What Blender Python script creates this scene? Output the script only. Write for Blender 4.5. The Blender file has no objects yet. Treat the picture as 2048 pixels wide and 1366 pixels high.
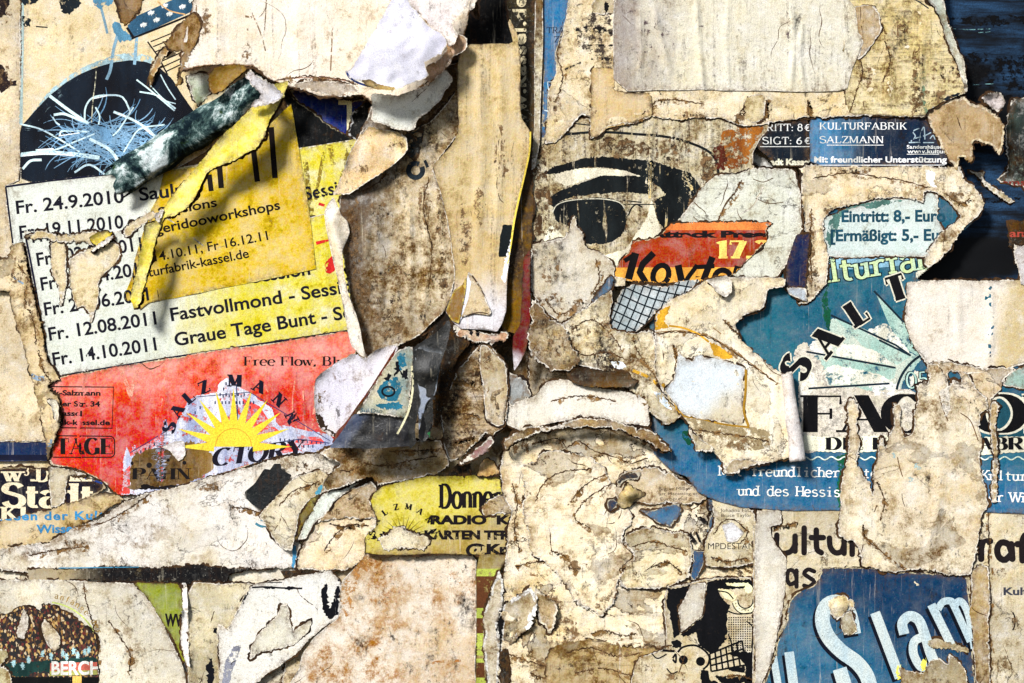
import bpy, math, random
import numpy as np
from mathutils import Vector, Matrix, geometry, noise as mnoise
random.seed(7); RS = np.random.RandomState(11)
sc = bpy.context.scene; C = sc.collection
# ---------------------------------------------------------------- camera, sky, sun
CAM_D = 3.5
cam = bpy.data.cameras.new('camera'); co = bpy.data.objects.new('camera', cam); C.objects.link(co)
co.location = (0, -CAM_D - 0.004, 0); co.rotation_euler = (math.radians(90), 0, 0)
cam.sensor_width = 36; cam.lens = 36 * CAM_D / 2.048; cam.clip_end = 100
sc.camera = co
w = bpy.data.worlds.new('World'); sc.world = w; w.use_nodes = True
nt = w.node_tree; bg = nt.nodes['Background']; sky = nt.nodes.new('ShaderNodeTexSky')
SUN_EL, SUN_AZ = 38, 216                    # high sun, up to the left behind the camera
sky.sky_type = 'NISHITA'; sky.sun_disc = False
sky.sun_elevation = math.radians(SUN_EL); sky.sun_rotation = math.radians(SUN_AZ)
nt.links.new(sky.outputs[0], bg.inputs[0]); bg.inputs[1].default_value = 0.07
sun = bpy.data.lights.new('sun', 'SUN'); sun.energy = 4.8; sun.angle = math.radians(11.0); sun.color = (1, .98, .957)
so = bpy.data.objects.new('sun', sun); C.objects.link(so)
_e, _a = math.radians(SUN_EL), math.radians(SUN_AZ)
SD = Vector((math.sin(_a) * math.cos(_e), math.cos(_a) * math.cos(_e), math.sin(_e)))
so.rotation_euler = SD.to_track_quat('Z', 'Y').to_euler(); so.location = SD * 5
vs = sc.view_settings; vs.view_transform = 'Standard'; vs.look = 'None'; vs.exposure = 0.2; vs.gamma = 1
# ---------------------------------------------------------------- helpers: colour and shading
def lin(c, a=1.0):
    r = [((v / 255) / 12.92 if v / 255 <= .04045 else ((v / 255 + .055) / 1.055) ** 2.4) for v in c]
    return (r[0], r[1], r[2], a)
class NT:
    def __init__(s, name):
        s.m = bpy.data.materials.new(name); s.m.use_nodes = True; s.t = s.m.node_tree
        s.b = s.t.nodes['Principled BSDF']; s.out = s.t.nodes['Material Output']
    def n(s, t, **k):
        o = s.t.nodes.new(t)
        for a, b in k.items(): setattr(o, a, b)
        return o
    def put(s, sock, v):
        if hasattr(v, 'links') or isinstance(v, bpy.types.NodeSocket): s.t.links.new(v, sock)
        else: sock.default_value = v
    def math(s, op, a, b=0.0, c=0.0, clamp=False):
        o = s.n('ShaderNodeMath', operation=op, use_clamp=clamp); s.put(o.inputs[0], a); s.put(o.inputs[1], b); s.put(o.inputs[2], c); return o.outputs[0]
    def vec(s, v, scale, off):
        o = s.n('ShaderNodeVectorMath', operation='MULTIPLY_ADD'); s.put(o.inputs[0], v); o.inputs[1].default_value = scale; o.inputs[2].default_value = off; return o.outputs[0]
    def noise(s, v, scale, detail=4, rough=.6, dist=0):
        o = s.n('ShaderNodeTexNoise'); s.put(o.inputs['Vector'], v); o.inputs['Scale'].default_value = scale
        o.inputs['Detail'].default_value = detail; o.inputs['Roughness'].default_value = rough; o.inputs['Distortion'].default_value = dist; return o.outputs[0]
    def ss(s, v, lo, hi, a=0.0, b=1.0):
        o = s.n('ShaderNodeMapRange', interpolation_type='SMOOTHSTEP'); s.put(o.inputs[0], v)
        for k, x in zip((1, 2, 3, 4), (lo, hi, a, b)): s.put(o.inputs[k], x)
        return o.outputs[0]
    def mix(s, f, a, b, mode='MIX'):
        o = s.n('ShaderNodeMix', data_type='RGBA', blend_type=mode); s.put(o.inputs[0], f); s.put(o.inputs[6], a); s.put(o.inputs[7], b); return o.outputs[2]
BROWN = (92, 62, 30); DARK = (30, 20, 12)
def paper(name, c1, c2=None, stain=.35, sc_=BROWN, vst=.3, hst=0., speck=.3, rim=None, rimw=5, grime=.8, terr=0., terrs=6, lines=None, bump=.6, rough=.82, gloss=.15, grad=None, seed=None, dark=0., grain=.21, smud=.0):
    """weathered printed paper: colour, water stains, scratches, torn fibre rim, delaminated steps"""
    if c2 is None: c2 = tuple(int(v * .86) for v in c1)
    seed = random.random() * 40 if seed is None else seed
    if lines is None: lines = .55 if terr > 0 else .0
    sat = max(c1) - min(c1) > 75 or max(c1) < 110      # a printed colour rather than bare paper
    if not sat: c1, c2 = [tuple(min(255, int((v * .9 + sum(c) / 3 * .10) * 1.04 + 5)) for v in c) for c in (c1, c2)]
    if sat: grain *= .7
    if rim is None and not sat: rim, rimw = (240, 230, 212), 1.2
    T = NT(name); g = T.n('ShaderNodeNewGeometry'); P = T.vec(g.outputs['Position'], (1, 1, 1), (seed, 0, seed * .7))
    lo = T.noise(P, 5, 5, .6); mid = T.noise(P, 24, 9, .78); fine = T.noise(P, 150, 5, .8)
    col = T.mix(T.ss(lo, .38, .62), lin(c1), lin(c2))
    if grad:                                   # colour run, for print and for sheen painted on foil: (x0,y0,x1,y1,colour)
        x0, y0, x1, y1, gc = grad; dx, dy = x1 - x0, y1 - y0; L = dx * dx + dy * dy
        sp = T.n('ShaderNodeSeparateXYZ'); T.put(sp.inputs[0], g.outputs['Position'])
        px = T.math('MULTIPLY_ADD', sp.outputs[0], 1000., 1024. - x0); py = T.math('MULTIPLY_ADD', sp.outputs[2], -1000., 683. - y0)
        t = T.math('ADD', T.math('MULTIPLY', px, dx / L), T.math('MULTIPLY', py, dy / L))
        t = T.math('ADD', t, T.math('MULTIPLY_ADD', T.noise(T.vec(P, (3, 1, .8), (0, 0, 0)), 9, 6, .7), 1.2, -.6))
        col = T.mix(T.ss(t, 0, 1), col, lin(gc))
    wash = (.72, .72, .72, 1) if sat else (.80, .72, .58, 1)
    col = T.mix(T.math('MULTIPLY', T.ss(mid, .53, .62), .18 + .7 * stain), col, T.mix(1., col, wash, 'MULTIPLY'))
    col = T.mix(T.math('MULTIPLY', T.math('SUBTRACT', 1., T.ss(mid, .36, .48)), .05 if sat else .55), col, T.mix(.5, col, lin((250, 246, 240))))
    h = T.math('MULTIPLY', mid, .9)
    if terr > 0:
        q = T.math('MULTIPLY', T.noise(T.vec(P, (1, 1, 1.3), (9, 3, 1)), terrs, 11, .62, .45), 7.0)
        fr = T.math('FRACT', q); fl = T.math('FLOOR', q)
        wn = T.n('ShaderNodeTexWhiteNoise', noise_dimensions='1D'); T.put(wn.inputs['W'], fl)
        br = T.ss(wn.outputs[0], 0, 1, 1 - .34 * terr, 1 + .16 * terr)
        col = T.mix(1.0, col, br, 'MULTIPLY')
        edge = T.math('MULTIPLY', T.math('SUBTRACT', 1., T.ss(T.math('MINIMUM', fr, T.math('SUBTRACT', 1., fr)), 0.0, .07)), T.ss(fine, .34, .48))
        edge = T.math('MULTIPLY', edge, T.ss(T.noise(T.vec(P, (1, 1, 1), (1, 5, 2)), 11, 3, .6), .44, .56))
        col = T.mix(T.math('MULTIPLY', edge, lines * 1.5, clamp=True), col, lin((46, 28, 14)))
        wide = T.math('SUBTRACT', 1., T.ss(fr, 0.0, .5)); col = T.mix(T.math('MULTIPLY', T.math('MULTIPLY', wide, T.ss(mid, .42, .6)), .55 * terr), col, lin((140, 104, 60)))
        h = T.math('ADD', h, T.math('MULTIPLY', fl, .6 * terr))
    # stains
    mk = T.math('MULTIPLY', T.ss(mid, .58 - .22 * stain, .68 - .16 * stain), T.ss(T.noise(T.vec(P, (1, 1, 1), (3, 5, 7)), 4.2, 6, .65), .40, .60))
    mk = T.math('MULTIPLY', mk, T.ss(fine, .36, .56, .25, 1))
    col = T.mix(T.math('MULTIPLY', mk, min(1, .45 + stain * .9)), col, lin(sc_))
    if not sat:                                # black soot settled in pits and scratches
        pit = T.noise(T.vec(P, (1, 1, .6), (4, 4, 1)), 60, 9, .82)
        pm = T.math('MULTIPLY', T.ss(pit, .55, .62), T.ss(T.noise(T.vec(P, (1, 1, 1), (5, 2, 9)), 6, 6, .7), .50 - .12 * stain, .62 - .06 * stain))
        col = T.mix(T.math('MULTIPLY', pm, min(1, .55 + stain)), col, lin((34, 24, 18)))
    if sat and max(c1) > 60:                    # scuffed ink: rain streaks and bleached flecks
        v0 = T.noise(T.vec(P, (1, 1, .05), (7, 0, 2)), 95, 7, .75, .1)
        col = T.mix(T.math('MULTIPLY', T.math('MULTIPLY', T.ss(v0, .58, .68), T.ss(lo, .38, .56)), .62), col, T.mix(.75, col, lin((240, 228, 214))))
        col = T.mix(T.math('MULTIPLY', T.math('MULTIPLY', T.math('SUBTRACT', 1., T.ss(v0, .32, .42)), T.ss(mid, .42, .55)), .4), col, T.mix(1., col, (.45, .42, .40, 1), 'MULTIPLY'))
        col = T.mix(T.math('MULTIPLY', T.math('MULTIPLY', T.ss(fine, .63, .70), T.ss(mid, .50, .60)), .6), col, lin((232, 222, 204)))
        speck *= .5
    if vst > 0:
        v1 = T.noise(T.vec(P, (1, 1, .06), (0, 0, 0)), 80, 7, .75, .15)
        m = T.math('MULTIPLY', T.ss(v1, .58 - .14 * vst, .70 - .1 * vst), T.ss(fine, .40, .60))
        col = T.mix(T.math('MULTIPLY', m, min(1, .35 + vst * .7)), col, lin((66, 46, 32)))
        col = T.mix(T.math('MULTIPLY', T.math('SUBTRACT', 1., T.ss(v1, .32, .42)), vst * .6), col, lin((240, 228, 200)))
        h = T.math('ADD', h, T.math('MULTIPLY', v1, 1.1 * vst))
    if hst > 0:
        v1 = T.noise(T.vec(P, (.06, 1, 1), (0, 0, 4)), 80, 7, .75, .15)
        m = T.math('MULTIPLY', T.ss(v1, .56 - .14 * hst, .70 - .1 * hst), T.ss(fine, .38, .58))
        col = T.mix(T.math('MULTIPLY', m, min(1, .35 + hst * .7)), col, lin((70, 46, 24)))
        h = T.math('ADD', h, T.math('MULTIPLY', v1, 1.1 * hst))
    if smud > 0:                               # black damp mould
        m = T.math('MULTIPLY', T.ss(T.noise(T.vec(P, (1, 1, .7), (2, 2, 2)), 9, 8, .72), .60 - .16 * smud, .70 - .1 * smud), T.ss(fine, .36, .56))
        col = T.mix(m, col, lin((28, 20, 18)))
    sm_ = T.ss(T.noise(T.vec(P, (1, 1, 1), (6, 1, 6)), 13, 5, .65), .40, .60, .25, 1)
    col = T.mix(T.math('MULTIPLY', T.math('MULTIPLY', T.ss(fine, .57, .66), sm_), min(1, speck * 1.5)), col, lin((52, 36, 22)))
    col = T.mix(T.math('MULTIPLY', T.math('SUBTRACT', 1., T.ss(fine, .30, .42)), speck * .8), col, lin((244, 236, 214)))
    ed = T.n('ShaderNodeAttribute', attribute_name='ed').outputs['Fac']
    edn = T.math('ADD', ed, T.math('MULTIPLY_ADD', mid, 22., -11.))
    if grime > 0:  # dark lines along the edge: grime, with contact shade painted in
        gm = T.math('MULTIPLY', T.math('SUBTRACT', 1., T.ss(edn, -1, 3.4)), T.ss(T.noise(P, 30, 5, .65), .40, .52))
        col = T.mix(T.math('MULTIPLY', gm, min(1, grime)), col, lin(DARK))
        gm = T.math('MULTIPLY', T.math('SUBTRACT', 1., T.ss(edn, 0, 16)), T.ss(fine, .40, .6))
        col = T.mix(T.math('MULTIPLY', gm, grime * .6), col, lin((120, 86, 46)))
    if rim is not None:
        rc = T.mix(T.ss(fine, .42, .62), lin(rim), lin(tuple(int(v * .66) for v in rim)))
        col = T.mix(T.math('MULTIPLY', T.math('SUBTRACT', 1., T.ss(T.math('MULTIPLY_ADD', edn, .4, T.math('MULTIPLY', ed, .6)), rimw * .8, rimw * 1.0 + 1)), T.ss(T.noise(P, 44, 4, .6), .42, .50)), col, rc)
    gr = T.noise(P, 520, 2, .7)
    col = T.mix(1.0, col, T.ss(gr, .28, .72, 1 - grain, 1 + grain * .7), 'MULTIPLY')
    hs = T.n('ShaderNodeHueSaturation'); wv = T.noise(T.vec(P, (1, 1, 1), (8, 8, 8)), 300, 3, .6)
    T.put(hs.inputs['Hue'], T.ss(wv, .25, .75, .482, .518)); T.put(hs.inputs['Saturation'], T.ss(mid, .36, .64, .8, 1.15)); T.put(hs.inputs['Color'], col)
    T.put(T.b.inputs['Base Color'], hs.outputs[0])
    h = T.math('ADD', h, T.math('MULTIPLY', fine, .14))
    bm = T.n('ShaderNodeBump'); bm.inputs['Strength'].default_value = bump; bm.inputs['Distance'].default_value = .005; T.put(bm.inputs['Height'], h)
    T.put(T.b.inputs['Normal'], bm.outputs[0])
    T.b.inputs['Roughness'].default_value = rough; T.b.inputs['Specular IOR Level'].default_value = gloss
    return T.m
_ink = {}
def ink(c, wear=.3, c2=None, vs_=.25, wscale=60):
    key = (c, wear, c2, vs_)
    if key in _ink: return _ink[key]
    T = NT('printed_ink'); g = T.n('ShaderNodeNewGeometry'); P = g.outputs['Position']
    mid = T.noise(P, wscale, 7, .75); fine = T.noise(P, 420, 2, .6)
    c2 = c2 or tuple(min(255, int(v * 1.25 + 6)) for v in c)
    col = T.mix(T.ss(T.noise(T.vec(P, (1, 1, .3), (0, 0, 0)), 24, 5, .65), .35, .65), lin(c), lin(c2))
    col = T.mix(1.0, col, T.ss(fine, .25, .75, .72, 1.28), 'MULTIPLY')
    col = T.mix(T.math('MULTIPLY', T.ss(T.noise(P, 150, 5, .8), .58, .68), .35), col, lin((60, 48, 36)));T.put(T.b.inputs['Base Color'], col); T.b.inputs['Roughness'].default_value = .7; T.b.inputs['Specular IOR Level'].default_value = .12
    if wear > 0:
        a = T.math('SUBTRACT', 1., T.ss(mid, .74 - .3 * wear, .79 - .25 * wear))
        if vs_ > 0: a = T.math('MULTIPLY', a, T.math('SUBTRACT', 1., T.ss(T.noise(T.vec(P, (1, 1, .08), (4, 0, 0)), 90, 5, .7), .72 - .22 * vs_, .78 - .2 * vs_)))
        T.put(T.b.inputs['Alpha'], a)
    _ink[key] = T.m; return T.m
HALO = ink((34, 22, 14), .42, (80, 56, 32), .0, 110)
# ---------------------------------------------------------------- helpers: geometry (one millimetre of wall = one unit of the layout)
def pts(s):
    if isinstance(s, str): return [tuple(float(v) for v in p.split(',')) for p in s.split()]
    return [tuple(p) for p in s]
def jitter(P, jag, step=5.0, seed=0, smooth=True):
    """tear an outline: fractal midpoint displacement"""
    r = random.Random(seed); P = [np.array(p, float) for p in P]; n = len(P)
    if smooth and n > 4:                       # one corner-cutting pass
        Q = []
        for i in range(n):
            a, b = P[i], P[(i + 1) % n]; Q += [a * .9 + b * .1, a * .1 + b * .9]
        P = Q
    amp = .14 * jag
    while True:
        Q = []; done = True
        for i in range(len(P)):
            a, b = P[i], P[(i + 1) % len(P)]; Q.append(a); d = b - a; L = math.hypot(*d)
            if L > step:
                done = False; nrm = np.array((-d[1], d[0])) / L
                Q.append((a + b) / 2 + nrm * r.uniform(-1, 1) * min(L * amp, 5 + 5 * jag) + nrm * (r.uniform(-1, 1) * .7 * jag if L < 16 else 0))
        P = Q
        if done or len(P) > 3000: break
    P = np.array(P)
    if jag > .13 and len(P) > 8:               # fibre-scale raggedness
        t = np.roll(P, -1, 0) - np.roll(P, 1, 0); t /= np.hypot(t[:, 0], t[:, 1])[:, None] + 1e-9
        rs = np.random.RandomState(seed + 5); a = rs.normal(0, 1, len(P)) * (.45 + 1.5 * rs.rand(len(P)) ** 4) * min(1.6, .35 + 1.8 * jag)
        P = P + np.stack((-t[:, 1], t[:, 0]), 1) * a[:, None]
    return P
def inside(P, X, Y):
    c = np.zeros(X.shape, bool); x0, y0 = P[:, 0], P[:, 1]; x1, y1 = np.roll(x0, -1), np.roll(y0, -1)
    for a, b, d, e in zip(x0, y0, x1, y1):
        if b == e: continue
        m = ((b > Y) != (e > Y)) & (X < (d - a) * (Y - b) / (e - b) + a); c ^= m
    return c
def edist(P, X, Y):
    out = np.empty(X.shape); a = P; d = np.roll(P, -1, 0) - P; LL = (d ** 2).sum(1) + 1e-9
    for s in range(0, len(X), 1500):
        x = X[s:s + 1500, None]; y = Y[s:s + 1500, None]
        t = np.clip(((x - a[:, 0]) * d[:, 0] + (y - a[:, 1]) * d[:, 1]) / LL, 0, 1)
        out[s:s + 1500] = np.sqrt(((x - a[:, 0] - t * d[:, 0]) ** 2 + (y - a[:, 1] - t * d[:, 1]) ** 2).min(1))
    return out
_G = RS.rand(5, 64, 64)
def vn(X, Y, k, lam):                          # smooth value noise in [-1,1]
    x = X / lam + 31.7 * k; y = Y / lam + 17.3 * k; xi = np.floor(x).astype(int); yi = np.floor(y).astype(int); fx = x - xi; fy = y - yi
    fx = fx * fx * (3 - 2 * fx); fy = fy * fy * (3 - 2 * fy); g = _G[k % 5]
    f = lambda a, b: g[a % 64, b % 64]
    return ((f(xi, yi) * (1 - fx) + f(xi + 1, yi) * fx) * (1 - fy) + (f(xi, yi + 1) * (1 - fx) + f(xi + 1, yi + 1) * fx) * fy) * 2 - 1
CREASE = []                                    # (x0,y0,x1,y1,halfwidth,height) long pleats running through the whole paper stack
def crease(s, w_, h_):
    p = pts(s)
    for a, b in zip(p[:-1], p[1:]): CREASE.append((*a, *b, w_, h_))
for s, a, b in (("1275,30 1280,90 1276,160", 5, 4), ("1305,25 1316,80 1336,150", 6, 5), ("1386,5 1392,90 1402,200", 6, 5), ("1450,10 1446,100 1452,190", 4, 3), ("1575,20 1580,100 1574,180", 6, 5), ("1596,60 1590,120 1600,190", 5, 4),
                ("1300,245 1298,300 1296,390", 5, 5), ("1340,250 1352,300 1380,400", 5, 4), ("1415,240 1418,320", 4, 3), ("1600,335 1598,470", 4, 5), ("1835,60 1825,200 1822,330", 8, 4), ("1760,60 1770,140 1765,230", 9, 3),
                ("1965,560 1975,640 1968,720", 5, 4), ("1905,570 1908,700", 8, 2.5), ("878,390 890,500 905,560", 4, 4), ("820,400 826,520 818,640", 8, 3), ("850,390 858,520 850,620", 7, 3), ("755,400 765,520 760,650", 9, 3),
                ("335,750 325,850 322,960", 3, 3), ("610,780 606,850", 3, 3), ("585,790 590,850", 3, 3), ("175,700 165,800 160,950", 3, 2.5), ("370,1170 382,1250 385,1366", 4, 4), ("1305,690 1310,830", 5, 3.5), ("1325,690 1322,800", 4, 2.5),
                ("960,140 965,300 955,520", 12, 3), ("1000,130 1005,280 985,540", 10, 2.5), ("440,0 450,150", 9, 2), ("600,0 610,160", 14, 2), ("1967,1020 1965,1366", 3, 2.5), ("1700,870 1710,1000 1716,1130", 10, 2), ("1860,780 1872,950 1850,1100", 10, 3),
                ("975,760 985,840", 6, 3), ("1735,960 1765,1080 1790,1140 1870,1190", 3, 2.5), ("640,300 650,450 655,640", 5, 2), ("565,260 600,500", 8, 1.2), ("745,420 735,560", 6, 3), ("1540,750 1548,890", 7, 3)):
    crease(s, a, b)
def gfield(X, Y):
    z = 2.6 * vn(X, Y, 0, 210) + 1.5 * vn(X, Y, 1, 95) + .55 * vn(X, Y, 2, 42) + .22 * vn(X, Y, 3, 20) + 5
    for x0, y0, x1, y1, w_, h_ in CREASE:
        dx, dy = x1 - x0, y1 - y0; L = dx * dx + dy * dy; t = ((X - x0) * dx + (Y - y0) * dy) / L; tc = np.clip(t, 0, 1)
        d2 = (X - x0 - tc * dx) ** 2 + (Y - y0 - tc * dy) ** 2; z = z + h_ * np.exp(-d2 / (w_ * w_ * .75)) * 1.15 * np.clip(1.3 - 2 * np.abs(t - .5), .35, 1)
    return z
def world(X, Y, Z): return np.stack(((X - 1024) / 1000, -Z / 1000, (683 - Y) / 1000), -1)
def mesh_obj(name, V, F, mat, origin=None, parent=None, smooth=True, ed=None):
    if origin is None: origin = V.mean(0)
    me = bpy.data.meshes.new(name); me.from_pydata((V - origin).tolist(), [], F)
    me.materials.append(mat)
    if smooth: me.polygons.foreach_set('use_smooth', [True] * len(me.polygons))
    if ed is not None:
        a = me.attributes.new('ed', 'FLOAT', 'POINT'); a.data.foreach_set('value', np.asarray(ed, np.float32))
    o = bpy.data.objects.new(name, me); C.objects.link(o)
    if parent is not None: o.parent = parent; o.location = Vector(origin) - parent_loc(parent)
    else: o.location = origin
    return o
def parent_loc(p):
    v = Vector(p.location); q = p.parent
    while q: v += Vector(q.location); q = q.parent
    return v
HG = np.zeros((200, 280))                      # running stack height, 8 mm cells
class Sheet: pass
SHEETS = {}
def lift_fn(L):
    """a sheet peeling away beyond a line: (x0,y0,x1,y1,height,width); positive side is to the right of the line as seen on the wall"""
    x0, y0, x1, y1, H, W = L; dx, dy = x1 - x0, y1 - y0; n = math.hypot(dx, dy)
    def f(X, Y):
        d = ((X - x0) * dy - (Y - y0) * dx) / n * -1
        d = np.clip(d, 0, None); return H * (1 - np.exp(-(d / W) ** 1.7))
    return f
def sheet(name, label, outline, mat, jag=.5, grid=6.0, el=1.2, ew=7, lifts=(), cat='paper scrap', key=None, kind=None, group=None, up=.62, thick=.6, bumps=(), seed=None, over=0, smooth=True, wr=0, flat=1.0, halo=None):
    if el < 4: el *= .4
    S = Sheet(); seed = seed if seed is not None else len(SHEETS) * 13 + 1
    S.P = jitter(pts(outline), jag, 4, seed, smooth) if jag > 0 else jitter(pts(outline), 0, 8, seed, False); P = S.P
    x0, y0 = P.min(0); x1, y1 = P.max(0)
    gx, gy = np.meshgrid(np.arange(x0 + 3, x1, grid), np.arange(y0 + 3, y1, grid)); gx = gx.ravel() + RS.uniform(-1.6, 1.6, gx.size); gy = gy.ravel() + RS.uniform(-1.6, 1.6, gy.size)
    m = inside(P, gx, gy); gx, gy = gx[m], gy[m]; d = edist(P, gx, gy) if len(gx) else gx; m = d > 2.2; gx, gy = gx[m], gy[m]
    X = np.concatenate((P[:, 0], gx)); Y = np.concatenate((P[:, 1], gy))
    res = geometry.delaunay_2d_cdt([Vector((a, b)) for a, b in zip(X, Y)], [], [list(range(len(P)))], 1, 1e-4)
    X = np.array([v.x for v in res[0]]); Y = np.array([v.y for v in res[0]]); F = [list(f) for f in res[2]]
    cx = np.clip((X / 8).astype(int) + 10, 0, 279); cy = np.clip((Y / 8).astype(int) + 10, 0, 199)
    S.base = float(HG[cy, cx].max()) + up + over; HG[cy, cx] = np.maximum(HG[cy, cx], S.base + wr * .9)
    LF = [lift_fn(L) for L in lifts]
    def height(X, Y, ed=None):
        if ed is None: ed = edist(P, X, Y)
        z = S.base + gfield(X, Y) * flat + el * np.exp(-ed / ew) * (1.0 + 1.3 * vn(X, Y, 4, 26)).clip(0)
        for f in LF: z = z + f(X, Y)
        for (bx, by, br, bh) in bumps: z = z + bh * np.exp(-((X - bx) ** 2 + (Y - by) ** 2) / (br * br))
        if wr: z = z + wr * ((1 - np.abs(vn(X, Y, 2, 34))) * .7 + (1 - np.abs(vn(X * .6 + Y * .8, Y * .7 - X * .5, 3, 21))) * .55 + .3 * vn(X, Y, 0, 11) * .7 + .2)
        return z
    S.height = height; ed = edist(P, X, Y); Z = height(X, Y, ed); V = world(X, Y, Z)
    cnt = {}
    for f in F:
        for a, b in zip(f, f[1:] + f[:1]):
            k = (min(a, b), max(a, b)); cnt[k] = None if k in cnt else (a, b)
    be = [e for e in cnt.values() if e]; bi = {}; extra = []
    for a, b in be:
        for v in (a, b):
            if v not in bi: bi[v] = len(V) + len(extra); extra += [V[v], V[v] + (0, thick / 1000, 0)]
    # winding: make faces look at the camera (-Y)
    def nrm(f): a, b, c = V[f[0]], V[f[1]], V[f[2]]; return np.cross(b - a, c - a)[1]
    flip = nrm(F[0]) > 0
    F = [f[::-1] for f in F] if flip else F
    F += [[bi[b], bi[a], bi[a] + 1, bi[b] + 1] if flip is False else [bi[a], bi[b], bi[b] + 1, bi[a] + 1] for a, b in be]
    if extra: V = np.concatenate((V, np.array(extra)))
    S.org = world(np.array(P[:, 0].mean()), np.array(P[:, 1].mean()), np.array(float(Z.mean())))
    S.o = mesh_obj(name, V, F, mat, S.org, ed=np.concatenate((ed, np.zeros(len(extra)))))
    if kind: S.o['kind'] = kind
    else: S.o['label'] = label; S.o['category'] = cat
    if group: S.o['group'] = group
    S.k = 0; S.seed = seed
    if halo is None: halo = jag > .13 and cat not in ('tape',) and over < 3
    if halo:                                   # dark ribbon round the torn edge: contact shade painted in, with grime
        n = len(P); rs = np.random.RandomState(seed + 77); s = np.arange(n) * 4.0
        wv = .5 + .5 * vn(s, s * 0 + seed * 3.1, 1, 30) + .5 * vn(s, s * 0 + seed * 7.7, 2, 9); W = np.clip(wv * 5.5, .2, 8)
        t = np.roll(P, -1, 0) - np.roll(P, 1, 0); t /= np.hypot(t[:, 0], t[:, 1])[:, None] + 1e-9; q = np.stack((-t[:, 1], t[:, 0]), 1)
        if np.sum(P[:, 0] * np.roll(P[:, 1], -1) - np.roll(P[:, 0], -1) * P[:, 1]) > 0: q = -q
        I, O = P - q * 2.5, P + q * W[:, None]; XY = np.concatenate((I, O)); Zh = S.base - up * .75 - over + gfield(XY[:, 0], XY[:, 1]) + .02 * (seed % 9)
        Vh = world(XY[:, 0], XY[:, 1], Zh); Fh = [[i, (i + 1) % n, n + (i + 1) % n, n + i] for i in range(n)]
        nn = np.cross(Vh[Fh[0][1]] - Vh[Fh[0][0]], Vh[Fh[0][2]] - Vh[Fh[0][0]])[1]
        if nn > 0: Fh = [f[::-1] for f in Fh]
        hl = mesh_obj('edge_shade_grime', Vh, Fh, HALO, Vh.mean(0), S.o)
    SHEETS[key or label] = S; return S
def split(T, L):
    while True:
        e = [np.hypot(*(T[:, (i + 1) % 3, :2] - T[:, i, :2]).T) for i in range(3)]; e = np.stack(e, 1); mx = e.max(1)
        m = mx > L
        if not m.any() or len(T) > 60000: return T
        keep = T[~m]; S_ = T[m]; i = e[m].argmax(1); r = np.arange(len(S_))
        a, b, c = S_[r, i], S_[r, (i + 1) % 3], S_[r, (i + 2) % 3]; h = (a + b) / 2
        T = np.concatenate((keep, np.stack((a, h, c), 1), np.stack((h, b, c), 1)))
STUFFY = set('scraped_patch rust_stain damp_stain mould mark crack stain_streak straw_print halftone_print window_print line_print colour_speck net_print purple_mould mould_patch pale_grain_print dark_gap_print'.split())
SEP = set('black_shape roof_print crease_print green_shade colour_band dot_print black_patch_print yellow_fleck black_drip facade_print mould_patch blue_tint graphic_print dark_notch mint_wedge worn_wedge pale_spot drip_print blue_drip_print blue_patch_print banner_print figure_print red_drip black_scrap_print teal_mark gold_patch gold_edge pale_chip dark_gap_print black_bar black_bar_print teal_tint brown_band black_line black_line_print rule white_outline skull_outline torn_line blue_dash black_fleck pen_mark stamp_frame thin_line_print dotted_ring straw_leaf_print ray_line'.split())
def draw(S, name, prims, mat, step=6.0, clip=True, label=None, up=.16, parent=None):
    if name in SEP and len(prims) > 1:
        for p in prims: draw(S, name, [p], mat, step, clip, label, up, parent); S.k -= .7
        return None
    """print: flat shapes laid on a sheet, following its folds. prims: list of triangle soups (n,3,2)"""
    Ts = []
    for k, p in enumerate(prims):
        p = np.asarray(p, float)
        if len(p) == 0: continue
        Ts.append(np.concatenate((p, np.full(p.shape[:2] + (1,), (k % 6) * .005)), 2))
    if not Ts: return None
    T = split(np.concatenate(Ts), step)
    if clip:
        c = T[:, :, :2].mean(1); m = inside(S.P, c[:, 0], c[:, 1]); T = T[m]
    if len(T) == 0: return None
    X, Y, D = T[:, :, 0].ravel(), T[:, :, 1].ravel(), T[:, :, 2].ravel()
    u, inv = np.unique(np.round(np.stack((X, Y, D), 1), 3), axis=0, return_inverse=True); inv = inv.ravel()
    Z = S.height(u[:, 0], u[:, 1]) + (.12 if up < .2 else .2) + S.k * .012 + u[:, 2]
    S.k += 1; V = world(u[:, 0], u[:, 1], Z); F = inv.reshape(-1, 3)
    F = F[(F[:, 0] != F[:, 1]) & (F[:, 1] != F[:, 2]) & (F[:, 0] != F[:, 2])]
    n = np.cross(V[F[:, 1]] - V[F[:, 0]], V[F[:, 2]] - V[F[:, 0]])[:, 1]; F[n > 0] = F[n > 0][:, ::-1]
    o = mesh_obj(name, V, F.tolist(), mat, V.mean(0), parent or S.o)
    if label: o['label'] = label
    if name in STUFFY: o['kind'] = 'stuff'
    return o
def tri(poly):
    P = [Vector((x, y, 0)) for x, y in pts(poly)]; t = geometry.tessellate_polygon([P])
    return np.array([[(P[i].x, P[i].y) for i in f] for f in t])
def blob(poly, jag=.5, seed=0): return tri([tuple(p) for p in jitter(pts(poly), jag, 4, seed)])
def ell(cx, cy, rx, ry, a0=0, a1=360, n=28, rot=0):
    a = np.radians(np.linspace(a0, a1, n)); x, y = rx * np.cos(a), ry * np.sin(a); r = math.radians(rot)
    return [(cx + u * math.cos(r) - v * math.sin(r), cy + u * math.sin(r) + v * math.cos(r)) for u, v in zip(x, y)]
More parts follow.
